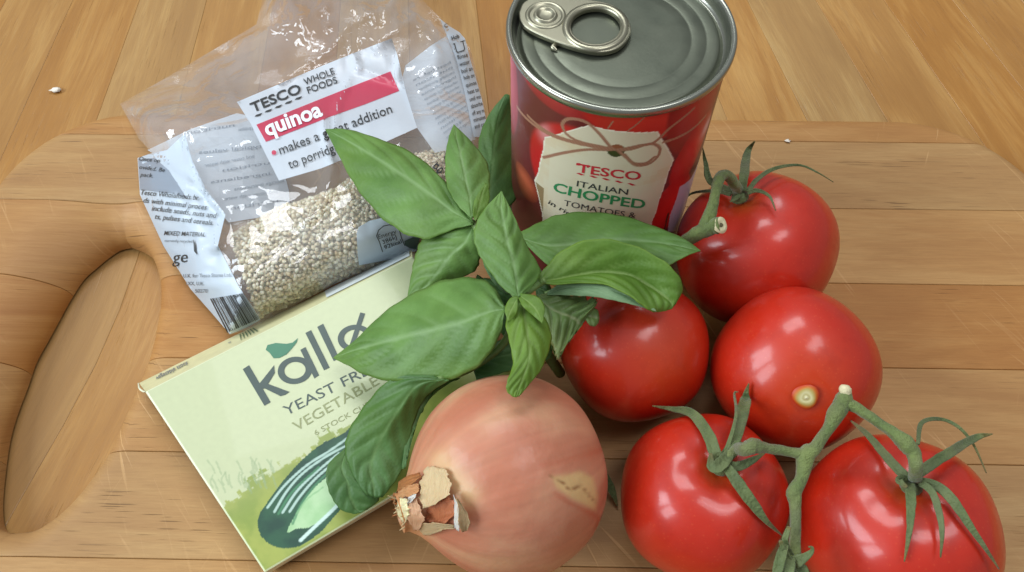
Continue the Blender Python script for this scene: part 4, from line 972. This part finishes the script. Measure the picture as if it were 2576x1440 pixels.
k = (np.exp(-(dline(U_, V_, [(1400, 1245), (1440, 1270), (1505, 1302), (1500, 1330)])/6)**2)*face*.55)[:, None]; col = col*(1-k)+np.array(lin(170, 84, 54))*k
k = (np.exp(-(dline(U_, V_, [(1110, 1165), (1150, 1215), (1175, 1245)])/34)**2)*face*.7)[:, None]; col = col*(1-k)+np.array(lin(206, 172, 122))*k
k = sst(.86, 1.05, sv)[:, None]*.8; col = col*(1-k)+np.array(lin(196, 140, 92))*k
onion = thing('onion', 'brown skinned onion on its side with a dry torn papery neck', 'onion', (oc[0], oc[1], 0))
M_ON = vcol('onion_skin', .46, .45, .08, (130, .0005), .12)
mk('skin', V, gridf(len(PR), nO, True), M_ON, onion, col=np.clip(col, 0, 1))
O1 = (oc, OR)
# dry peel
def loft(A_, B_, par, mat, name, n1=22, n2=11, bulge=0., wob_=0., thick=.09, seed=0, label=None):
    A_ = spl(np.array(A_), n1); B_ = spl(np.array(B_), n1); V = []; UVs = []
    for i in range(n1):
        for j in range(n2):
            t = j/(n2-1); e_ = .09*noise.noise(Vector((i*.9, t*3, seed+5)))+.05*noise.noise(Vector((i*2.1, t, seed)))
            i_ = min(n1-1, max(0, i)); t2 = t+e_*(1 if t in (0., 1.) else .4)
            if par is onion: q_ = abs(2*i/(n1-1)-1); t2 = .5+(t2-.5)*(1-.38*q_**3)*(1+.10*math.sin(i*.9+seed))
            p = A_[i_]*(1-t2)+B_[i_]*t2
            if i in (0, n1-1): p = p+(A_[min(i+1, n1-1)]-A_[max(i-1, 0)])*.8*noise.noise(Vector((t*5, seed, i)))
            nn = CAM-p; nn /= np.linalg.norm(nn)
            V.append(p+nn*(bulge*math.sin(math.pi*t)+(.9*abs(2*t-1)**4 if par is onion else 0)+wob_*noise.noise(Vector((i*.45, j*.5, seed))))); UVs.append((i/(n1-1), t))
    F = gridf(n1, n2); a, b, c = np.array(V[F[len(F)//2][0]]), np.array(V[F[len(F)//2][1]]), np.array(V[F[len(F)//2][2]])
    if np.cross(b-a, c-a)@(CAM-a) < 0: F = [f[::-1] for f in F]
    o = mk(name, V, F, mat, par, uv=UVs, label=label)
    md = o.modifiers.new('thick', 'SOLIDIFY'); md.thickness = thick*S; md.offset = -1
    return o
def papery(name, c1_, c2_, rough=.5):
    n = N(name); uv = n.n('ShaderNodeTexCoord').outputs['UV']; ob_ = n.n('ShaderNodeTexCoord').outputs['Object']
    f = n.noise(n.mapv(uv, (2, 26, 1)), 1.0, 3, .6, .4); c = n.mix(n.rng(f, .3, .7), c1_+(1,), c2_+(1,))
    P_(n, Base_Color=c, Roughness=rough, Specular_IOR_Level=.4, Subsurface_Weight=.1, Subsurface_Scale=.001)
    n.l(n.bump(f, .0004), n.b.inputs['Normal']); return n.m
M_P1 = papery('tan_peel', lin(190, 160, 116), lin(206, 180, 138)); M_P2 = papery('rust_peel', lin(168, 92, 56), lin(188, 116, 76)); M_P3 = papery('white_peel', lin(214, 206, 196), lin(236, 230, 220))
M_P4 = papery('brown_peel', lin(138, 80, 40), lin(188, 122, 66)); M_P5 = papery('cream_core', lin(222, 208, 154), lin(236, 228, 186)); M_P6 = papery('dark_root', lin(120, 110, 88), lin(176, 160, 128))
zo = lambda x, y, l: hit(oc, OR, 978.6+x*.1644, 1089.1+y*.1644, l)
zc = lambda x, y, z: at(978.6+x*.1644, 1089.1+y*.1644, z)
nk = oc+oax*OR*1.2                                   # centre of the neck's end
nkz = nk[2]
loft([zo(530, 500, .2), zo(525, 700, .8), zo(560, 900, 2.2), zo(610, 1125, 3.6)], [zo(930, 560, .2), zo(950, 740, .7), zo(985, 900, 1.8), zo(860, 1040, 3.2)], onion, M_P1, 'peel_flap', bulge=.5, wob_=.3)
loft([zo(600, 1100, 1.2), zo(620, 1200, 1.0), zo(600, 1330, .8), zo(640, 1420, .6)], [zo(1000, 925, .4), zo(1010, 1100, .4), zo(1015, 1250, .4), zo(850, 1410, .4)], onion, M_P2, 'peel_flap', bulge=.3, wob_=.3, seed=3)
loft([zo(1005, 930, .5), zo(1015, 1080, .6), zo(1010, 1250, .6), zo(1005, 1440, .5)], [zo(1060, 935, 3.0), zo(1150, 1060, 4.2), zo(1165, 1250, 4.6), zo(1160, 1450, 3.0)], onion, M_P3, 'peel_flap', bulge=.4, wob_=.5, seed=5)
loft([zo(1100, 960, 3.2), zo(1155, 1060, 4.3), zo(1165, 1250, 4.7), zo(1160, 1450, 3.1)], [zo(1130, 1000, 2.6), zo(1215, 1150, 2.2), zo(1268, 1300, 2.0), zo(1262, 1440, 1.6)], onion, M_P1, 'peel_flap', bulge=.2, wob_=.3, seed=6)
loft([zo(470, 1390, 2.2), zo(560, 1350, 2.2), zo(680, 1345, 1.6), zo(780, 1360, 1.0), zo(1010, 1400, .3)], [zo(450, 1560, .6), zo(560, 1560, .4), zo(700, 1540, .4), zo(830, 1480, .4), zo(1000, 1470, .2)], onion, M_P1, 'peel_flap', bulge=.6, wob_=.4, seed=8)
loft([zo(510, 590, 1.2), zo(400, 650, 2), zo(280, 730, 2.6), zo(170, 830, 2.6), zo(150, 930, 2.0)], [zo(545, 690, 1.0), zo(450, 790, 2.6), zo(330, 850, 3.4), zo(270, 890, 3.6), zo(240, 960, 3.2)], onion, M_P4, 'peel_flap', bulge=.8, wob_=.5, seed=9)
loft([zo(300, 850, 3.4), zo(420, 800, 3.2), zo(520, 750, 1.5)], [zo(330, 960, 4.2), zo(450, 940, 3.6), zo(560, 900, 2.4)], onion, papery('orange_peel_skin', lin(196, 132, 82), lin(210, 156, 108)), 'peel_flap', bulge=.5, wob_=.4, seed=10)
loft([zo(230, 900, 3), zo(160, 1050, 2.6), zo(150, 1200, 2.4), zo(180, 1350, 2.2), zo(240, 1480, 2.0)], [zo(300, 930, 4.5), zo(270, 1060, 4.8), zo(225, 1200, 4.4), zo(240, 1340, 4.0), zo(330, 1460, 3.2)], onion, M_P1, 'peel_flap', bulge=.6, wob_=.5, seed=11)
loft([zo(310, 960, 4.0), zo(330, 1080, 4.4), zo(280, 1180, 4.6), zo(300, 1310, 4.2)], [zo(470, 960, 4.2), zo(480, 1060, 4.9), zo(500, 1160, 5.0), zo(450, 1270, 4.4)], onion, M_P5, 'neck_core', bulge=1.2, wob_=1.2, thick=1.0, seed=12)
loft([zo(240, 1050, 3.4), zo(215, 1160, 3.4), zo(225, 1270, 3.2), zo(280, 1420, 2.4)], [zo(340, 1050, 3.8), zo(300, 1170, 3.8), zo(300, 1290, 3.6), zo(380, 1420, 3.0)], onion, M_P6, 'neck_core', bulge=.2, wob_=.8, seed=14)
loft([zo(480, 1000, 4.6), zo(500, 1100, 4.6), zo(480, 1250, 4.2), zo(400, 1440, 3.2)], [zo(590, 960, 3.6), zo(620, 1130, 3.4), zo(650, 1280, 2.8), zo(560, 1440, 2.0)], onion, papery('pink_peel', lin(208, 154, 116), lin(222, 176, 140)), 'peel_flap', bulge=.7, wob_=.5, seed=15)
loft([zo(490, 950, 5.0), zo(530, 960, 5.2), zo(490, 1030, 5.0)], [zo(590, 890, 4.4), zo(595, 930, 4.6), zo(540, 1010, 4.8)], onion, M_P3, 'peel_flap', bulge=.3, wob_=.2, seed=16)

random.seed(21)
for k in range(16):                                  # dry wisps round the neck
    a = random.uniform(0, 6.28); q0 = oc+oax*OR*1.06+(oe1*math.cos(a)+oe2*math.sin(a))*OR*random.uniform(.05, .19)
    d_ = oax*random.uniform(2, 5)+(oe1*math.cos(a)+oe2*math.sin(a))*random.uniform(0, 3)
    V, F = tube([q0, q0+d_*.5+np.array([0, 0, random.uniform(-.5, .8)]), q0+d_*.8+np.array([0, 0, random.uniform(-1., 1.5)])], [.45, .3, .08], [.12, .1, .05], None, 10, 6); mk('dry_wisp', V, F, random.choice((M_P1, M_P1, M_P4)), onion)

# ------------------------------------------------------------------ basil
def leafmat(name, lo, hi, vein, yel):
    n = N(name); uv = n.n('ShaderNodeTexCoord').outputs['UV']; ob_ = n.n('ShaderNodeTexCoord').outputs['Object']
    s = n.n('ShaderNodeSeparateXYZ'); n.l(uv, s.inputs[0]); t = n.math('ABSOLUTE', s.outputs[1])
    a = n.n('ShaderNodeVertexColor', layer_name='Col').outputs[0]; sa = n.n('ShaderNodeSeparateColor'); n.l(a, sa.inputs[0])
    c = n.mix(n.rng(n.noise(ob_, 70, 3), .3, .7), lo+(1,), hi+(1,))
    c = n.mix(n.rng(n.noise(ob_, 25, 2), .45, .75, 0, .6), c, yel+(1,))
    c = n.mix(n.rng(n.noise(ob_, 120, 4, .7), .5, .8, 0, .35), c, tuple(x*.7 for x in lo)+(1,))
    c = n.mix(n.math('MULTIPLY', sa.outputs[0], .62), c, vein+(1,))
    c = n.mix(n.rng(t, .93, 1.0, 0, .4), c, yel+(1,))
    P_(n, Base_Color=c, Roughness=.5, Specular_IOR_Level=.45)
    cells = n.n('ShaderNodeTexVoronoi'); n.l(ob_, cells.inputs['Vector']); cells.inputs['Scale'].default_value = 900
    hgt = n.math('ADD', n.math('MULTIPLY', n.noise(ob_, 300, 3), .6), n.math('MULTIPLY', cells.outputs['Distance'], .25))
    n.l(n.bump(hgt, .0006, .5), n.b.inputs['Normal'])
    tl_ = n.n('ShaderNodeBsdfTranslucent'); tl_.inputs[0].default_value = tuple(x*1.5 for x in yel)+(1,)
    mx = n.n('ShaderNodeMixShader'); mx.inputs[0].default_value = .28; n.l(n.b.outputs[0], mx.inputs[1]); n.l(tl_.outputs[0], mx.inputs[2]); n.l(mx.outputs[0], n.out.inputs[0])
    return n.m
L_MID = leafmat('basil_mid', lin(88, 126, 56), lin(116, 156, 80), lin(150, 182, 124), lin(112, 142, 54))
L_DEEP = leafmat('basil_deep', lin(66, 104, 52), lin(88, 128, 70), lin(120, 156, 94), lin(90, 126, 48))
L_NEW = leafmat('basil_fresh', lin(84, 120, 38), lin(110, 146, 56), lin(146, 172, 96), lin(120, 148, 38))
L_BACK = leafmat('basil_underside', lin(112, 146, 100), lin(134, 166, 122), lin(156, 184, 142), lin(122, 150, 92))
L_BROWN = leafmat('basil_browned', lin(86, 116, 56), lin(112, 138, 78), lin(150, 158, 112), lin(140, 118, 76))
basil = thing('basil_sprig', 'leafy green basil sprig lying across the box, onion and tomatoes', 'basil', at(1290, 760, 0))
LEAFN = 0
def leaf(rows, mat, nv=5, amp=.6, vn=1.15, fold=0., n1=40, n2=25, label=None, rag=0., curl=0.):
    """rows base to tip: (edge a px, midrib px, edge b px, z midrib, dz a, dz b)"""
    global LEAFN; LEAFN += 1; amp *= 1.05; nv *= vn; sd = LEAFN*3.1
    A_ = spl(np.array([at(*r[0], r[3]+r[4]) for r in rows]), n1); M_ = spl(np.array([at(*r[1], r[3]) for r in rows]), n1); B_ = spl(np.array([at(*r[2], r[3]+r[5]) for r in rows]), n1)
    V = np.zeros((n1, n2, 3)); C = np.zeros((n1, n2, 3)); UVs = np.zeros((n1, n2, 2))
    for i in range(n1):
        s = i/(n1-1); wa = np.linalg.norm(A_[i]-M_[i]); wb = np.linalg.norm(B_[i]-M_[i])
        for j in range(n2):
            t = -1+2*j/(n2-1); at_ = abs(t)
            E_ = A_[i] if t < 0 else B_[i]; edge_n = 1+(.018*math.sin(s*55+sd)+.02*noise.noise(Vector((s*6, sd, 0))))*(at_ > .9)+rag*noise.noise(Vector((s*14, sd, t)))*at_
            p = M_[i]+(E_-M_[i])*at_*edge_n; wd = wa if t < 0 else wb
            ph = s*nv-at_*nv*.24-at_*at_*nv*.07+ (0.3 if t < 0 else 0)
            dv = abs(ph-round(ph)); vein = math.exp(-(dv/.07)**2)*(1-at_*.75)
            puff = (1-math.exp(-(dv/.18)**2))*math.sin(math.pi*min(1, at_*1.02+.02))**.7
            mid = math.exp(-(at_/.045)**2)
            sc_ = min(1, wd/9.)
            h_ = amp*sc_*(puff*1.2-.3) - .5*sc_*math.exp(-(at_/.09)**2) + .9*sc_*amp*noise.noise(Vector((s*4, t*2, sd)))
            h_ += curl*at_*at_
            V[i, j] = p+np.array([0, -.18, .98])*h_; C[i, j] = max(vein*.55, mid); UVs[i, j] = (s, t)
    F = gridf(n1, n2); q = F[len(F)//2]; v_ = V.reshape(-1, 3)
    if np.cross(v_[q[1]]-v_[q[0]], v_[q[2]]-v_[q[0]])@(CAM-v_[q[0]]) < 0: F = [f[::-1] for f in F]
    o = mk('leaf', v_, F, mat, basil, uv=UVs.reshape(-1, 2), col=C.reshape(-1, 3), label=label)
    md = o.modifiers.new('thick', 'SOLIDIFY'); md.thickness = .35*S; md.offset = -1
    return o
# upper left large
leaf([((1192, 556), (1191, 561), (1189, 566), 58, 0, 0), ((1164, 512), (1146, 536), (1142, 577), 58, -1, -2), ((1118, 454), (1088, 490), (1066, 600), 58, -2, -4), ((1040, 386), (1010, 436), (982, 566), 56, -3, -5), ((937, 343), (930, 385), (905, 484), 52, -2, -4), ((870, 325), (868, 350), (857, 402), 47, -1, -2), ((819, 325), (818, 325), (819, 328), 42, 0, 0)], L_MID, 5, .7)
# upper middle small
leaf([((1180, 545), (1186, 550), (1190, 546), 60, 0, 0), ((1150, 515), (1182, 500), (1222, 510), 61, -1, -2), ((1124, 465), (1172, 450), (1232, 462), 62, -2, -3), ((1120, 400), (1160, 395), (1226, 410), 62, -2, -3), ((1128, 348), (1150, 352), (1185, 355), 61, -1, -1), ((1141, 314), (1142, 313), (1145, 316), 59, 0, 0)], L_MID, 4, .5)
# tall dark one behind, beside the can
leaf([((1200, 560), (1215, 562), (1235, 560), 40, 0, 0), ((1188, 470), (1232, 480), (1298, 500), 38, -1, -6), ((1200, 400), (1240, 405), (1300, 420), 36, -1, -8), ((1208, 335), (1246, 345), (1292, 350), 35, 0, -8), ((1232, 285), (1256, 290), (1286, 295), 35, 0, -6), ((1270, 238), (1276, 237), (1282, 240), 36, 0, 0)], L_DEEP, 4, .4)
# little one in front of it
leaf([((1192, 552), (1196, 556), (1204, 548), 64, 0, 0), ((1190, 530), (1204, 520), (1226, 522), 66, 0, -1), ((1196, 500), (1212, 490), (1232, 492), 67, 0, -1), ((1221, 461), (1223, 462), (1225, 463), 68, 0, 0)], L_NEW, 3, .3, n1=24, n2=15)
# centre, pointing up, folded
leaf([((1292, 745), (1304, 748), (1316, 742), 76, 0, 0), ((1262, 722), (1300, 715), (1345, 715), 77, -1, -3), ((1222, 668), (1292, 660), (1360, 678), 78, -1, -6), ((1196, 620), (1278, 610), (1332, 628), 79, -1, -5), ((1192, 580), (1270, 565), (1312, 585), 80, -1, -3), ((1213, 532), (1262, 525), (1292, 540), 81, 0, -1), ((1260, 482), (1261, 481), (1263, 483), 82, 0, 0)], L_MID, 5, .9, label='broad light green leaf standing up in the middle of the sprig')
# lower left of the upper node
leaf([((1186, 560), (1193, 562), (1200, 566), 56, 0, 0), ((1110, 572), (1170, 610), (1208, 615), 54, -1, -1), ((1062, 600), (1135, 640), (1208, 650), 51, -2, -2), ((1045, 640), (1105, 680), (1195, 682), 47, -2, -2), ((1034, 690), (1070, 720), (1140, 708), 42, -1, -1), ((1024, 752), (1027, 757), (1034, 758), 38, 0, 0)], L_MID, 5, .7)
# big lower left
leaf([((1268, 768), (1273, 777), (1268, 790), 66, 0, 0), ((1240, 718), (1225, 785), (1258, 845), 65, -1, -3), ((1190, 698), (1165, 808), (1215, 910), 62, -3, -5), ((1110, 706), (1085, 830), (1140, 952), 56, -4, -6), ((1025, 745), (1005, 848), (1030, 964), 50, -3, -5), ((955, 795), (935, 868), (930, 948), 44, -2, -3), ((890, 858), (878, 886), (875, 920), 37, 0, -1), ((838, 900), (838, 901), (840, 903), 31, 0, 0)], L_MID, 6, .9, label='largest leaf, reaching left over the box')
# right long, behind
leaf([((1302, 588), (1304, 596), (1312, 604), 62, 0, 0), ((1345, 566), (1370, 615), (1380, 668), 62, -1, -2), ((1400, 540), (1450, 612), (1460, 700), 63, -2, -4), ((1480, 532), (1530, 602), (1540, 705), 64, -2, -4), ((1570, 543), (1600, 602), (1610, 690), 65, -2, -3), ((1650, 570), (1670, 610), (1680, 668), 66, -1, -1), ((1720, 600), (1722, 622), (1725, 645), 66, 0, 0), ((1762, 630), (1762, 631), (1760, 632), 65, 0, 0)], L_MID, 6, .7)
# right, curled tip
leaf([((1352, 700), (1356, 706), (1360, 712), 70, 0, 0), ((1372, 672), (1392, 704), (1400, 716), 69, 1, 1), ((1420, 625), (1450, 693), (1455, 712), 67, 4, 2), ((1495, 601), (1510, 684), (1525, 716), 66, 7, 3), ((1580, 612), (1580, 690), (1590, 748), 65, 8, 4), ((1660, 650), (1630, 716), (1622, 772), 64, 8, 3), ((1705, 690), (1668, 742), (1642, 784), 64, 5, 1), ((1718, 728), (1690, 764), (1655, 785), 63, 2, 0), ((1700, 766), (1690, 778), (1674, 783), 62, 0, 0)], L_NEW, 6, .7, label='yellow green leaf curling down at its tip over a tomato')
# pale underside below it
leaf([((1376, 735), (1378, 738), (1376, 742), 63, 0, 0), ((1420, 708), (1432, 722), (1440, 744), 66, 0, -1), ((1480, 702), (1490, 722), (1500, 748), 67, 0, -1), ((1550, 712), (1555, 735), (1560, 760), 67, 0, -1), ((1610, 748), (1610, 760), (1612, 772), 66, 0, 0), ((1650, 780), (1650, 782), (1652, 784), 65, 0, 0)], L_BACK, 4, .5)
# ragged browned leaf
leaf([((1352, 742), (1354, 750), (1352, 770), 62, 0, 0), ((1400, 735), (1385, 775), (1362, 810), 62, 0, -2), ((1440, 742), (1420, 790), (1378, 850), 62, -1, -3), ((1480, 748), (1445, 800), (1395, 880), 61, 0, -3), ((1502, 752), (1460, 812), (1402, 905), 60, 2, -2), ((1500, 770), (1470, 810), (1412, 880), 59, 2, 0)], L_BROWN, 5, 1.3, rag=.16, label='ragged leaf with torn brown edges')
leaf([((1462, 780), (1464, 788), (1468, 796), 60, 0, 0), ((1480, 772), (1482, 795), (1480, 815), 60, 0, 0), ((1502, 778), (1502, 800), (1496, 822), 59, 0, 0), ((1507, 792), (1508, 800), (1506, 812), 58, 0, 0)], L_BROWN, 3, .8, n1=18, n2=13, rag=.08)
# hanging over the onion
leaf([((1290, 755), (1316, 750), (1345, 755), 74, 0, 0), ((1272, 810), (1320, 800), (1372, 800), 75, -1, -3), ((1282, 862), (1328, 850), (1388, 850), 75, -1, -4), ((1290, 915), (1332, 900), (1372, 905), 74, -1, -3), ((1277, 955), (1318, 945), (1358, 935), 73, 0, -2), ((1274, 982), (1306, 975), (1336, 962), 72, 0, -1), ((1290, 999), (1298, 1000), (1310, 994), 71, 0, 0)], L_NEW, 5, .9, label='narrow bright leaf hanging over the top of the onion')
leaf([((1300, 745), (1304, 747), (1302, 752), 77, 0, 0), ((1282, 752), (1292, 770), (1302, 778), 77, 0, 0), ((1270, 778), (1282, 790), (1296, 796), 77, 0, -1), ((1276, 806), (1277, 808), (1280, 808), 76, 0, 0)], L_NEW, 3, .3, n1=18, n2=13)
leaf([((1308, 738), (1310, 746), (1304, 750), 78, 0, 0), ((1350, 745), (1335, 765), (1316, 772), 79, 0, 0), ((1370, 772), (1352, 785), (1335, 790), 79, 0, -1), ((1366, 812), (1364, 814), (1362, 812), 78, 0, 0)], L_NEW, 3, .4, n1=20, n2=15)
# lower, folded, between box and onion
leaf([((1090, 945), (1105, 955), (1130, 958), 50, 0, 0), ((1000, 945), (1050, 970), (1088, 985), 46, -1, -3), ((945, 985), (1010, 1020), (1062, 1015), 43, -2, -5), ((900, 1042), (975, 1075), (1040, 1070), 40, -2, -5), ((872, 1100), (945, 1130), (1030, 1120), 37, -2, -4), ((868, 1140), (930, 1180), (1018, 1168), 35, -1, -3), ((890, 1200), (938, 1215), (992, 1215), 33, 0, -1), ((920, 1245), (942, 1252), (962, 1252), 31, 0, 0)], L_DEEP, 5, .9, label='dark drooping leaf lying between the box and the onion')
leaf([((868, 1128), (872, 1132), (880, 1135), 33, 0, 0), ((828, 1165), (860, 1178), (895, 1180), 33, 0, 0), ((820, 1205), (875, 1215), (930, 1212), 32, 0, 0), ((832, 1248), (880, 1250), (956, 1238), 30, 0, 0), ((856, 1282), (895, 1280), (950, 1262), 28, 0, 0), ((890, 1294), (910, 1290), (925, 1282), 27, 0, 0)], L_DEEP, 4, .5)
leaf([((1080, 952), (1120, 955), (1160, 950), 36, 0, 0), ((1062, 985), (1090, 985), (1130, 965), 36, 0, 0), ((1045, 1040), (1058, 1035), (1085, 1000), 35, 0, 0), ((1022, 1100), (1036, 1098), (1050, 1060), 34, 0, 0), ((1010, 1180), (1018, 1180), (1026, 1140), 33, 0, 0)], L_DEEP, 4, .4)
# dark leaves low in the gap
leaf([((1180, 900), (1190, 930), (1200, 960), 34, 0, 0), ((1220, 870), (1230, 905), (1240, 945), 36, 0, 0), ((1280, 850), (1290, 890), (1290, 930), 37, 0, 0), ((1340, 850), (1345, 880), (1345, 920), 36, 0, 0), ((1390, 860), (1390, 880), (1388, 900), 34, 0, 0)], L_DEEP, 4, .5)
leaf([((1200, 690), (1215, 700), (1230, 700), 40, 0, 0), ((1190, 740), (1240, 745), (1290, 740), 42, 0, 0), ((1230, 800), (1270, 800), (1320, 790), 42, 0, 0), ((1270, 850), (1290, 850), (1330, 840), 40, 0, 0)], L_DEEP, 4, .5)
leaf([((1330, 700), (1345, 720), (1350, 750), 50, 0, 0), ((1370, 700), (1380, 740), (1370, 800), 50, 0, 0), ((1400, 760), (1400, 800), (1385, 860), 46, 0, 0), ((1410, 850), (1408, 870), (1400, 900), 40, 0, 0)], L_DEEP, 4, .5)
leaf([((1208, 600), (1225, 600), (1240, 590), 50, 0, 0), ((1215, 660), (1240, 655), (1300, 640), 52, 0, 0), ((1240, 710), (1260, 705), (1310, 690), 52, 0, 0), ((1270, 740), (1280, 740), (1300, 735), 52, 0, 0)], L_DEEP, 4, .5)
M_BSTEM = plain('basil_stem', lin(104, 132, 70), .5, bump=(600, .0003))
for pts, rr in (([at(1310, 746, 74), at(1306, 750, 60), at(1330, 800, 46), at(1370, 880, 30), at(1410, 940, 12)], [1.6, 1.8, 2.0, 2.0, 2.0]), ([at(1190, 560, 56), at(1225, 620, 56), at(1262, 690, 60), at(1306, 750, 64)], [1.3, 1.5, 1.5, 1.7]),
                ([at(1306, 750, 66), at(1350, 720, 68), at(1372, 705, 70)], [1.2, 1.0, 1.1]), ([at(1306, 750, 62), at(1290, 660, 58), at(1306, 597, 61)], [1.2, 1.0, 1.0]), ([at(1306, 760, 58), at(1270, 860, 46), at(1180, 930, 44), at(1100, 955, 49)], [1.6, 1.4, 1.2, 1.0]),
                ([at(1204, 560, 50), at(1215, 562, 44), at(1228, 560, 40)], [1.2, 1.0, 1.0]), ([at(1372, 740, 60), at(1400, 730, 62), at(1440, 722, 64)], [.8, .7, .5])):
    V, F = tube(pts, rr, rr, None, 24, 10); mk('stem', V, F, M_BSTEM, basil)

# ------------------------------------------------------------------ crumbs
M_CRUMB = plain('crumb_white', lin(232, 222, 206), .7, bump=(600, .0005))
def crumb(u, v, z, r, label, sd, grp=None):
    p = at(u, v, z); bm = bmesh.new(); bmesh.ops.create_icosphere(bm, subdivisions=2, radius=r)
    V = np.array([v_.co[:] for v_ in bm.verts]); F = [tuple(q.index for q in f.verts) for f in bm.faces]; bm.free()
    V = np.array([q*(1+1.0*noise.noise(Vector(tuple(q*1.4))+Vector((sd, sd, 0)))+.5*noise.noise(Vector(tuple(q*3.5))+Vector((sd, 0, sd)))) for q in V])*np.array([1.5, .9, .5]); V[:, 2] -= V[:, 2].min()
    o = mk('crumb', V+p, F, M_CRUMB, None, org=p); o['label'] = label; o['category'] = 'crumb'; o['group'] = 'pale crumbs'
    if grp: o['group'] = grp
crumb(142, 230, ZT, 1.7, 'white crumb on the bare table, upper left of the board', 1.)
crumb(1980, 357, 0, .85, 'white crumb near the back edge of the board, right of the can', 2.)
crumb(1040, 1185, 0, 2.2, 'pale dry scrap beside the onion neck, under the basil leaf', 3.)
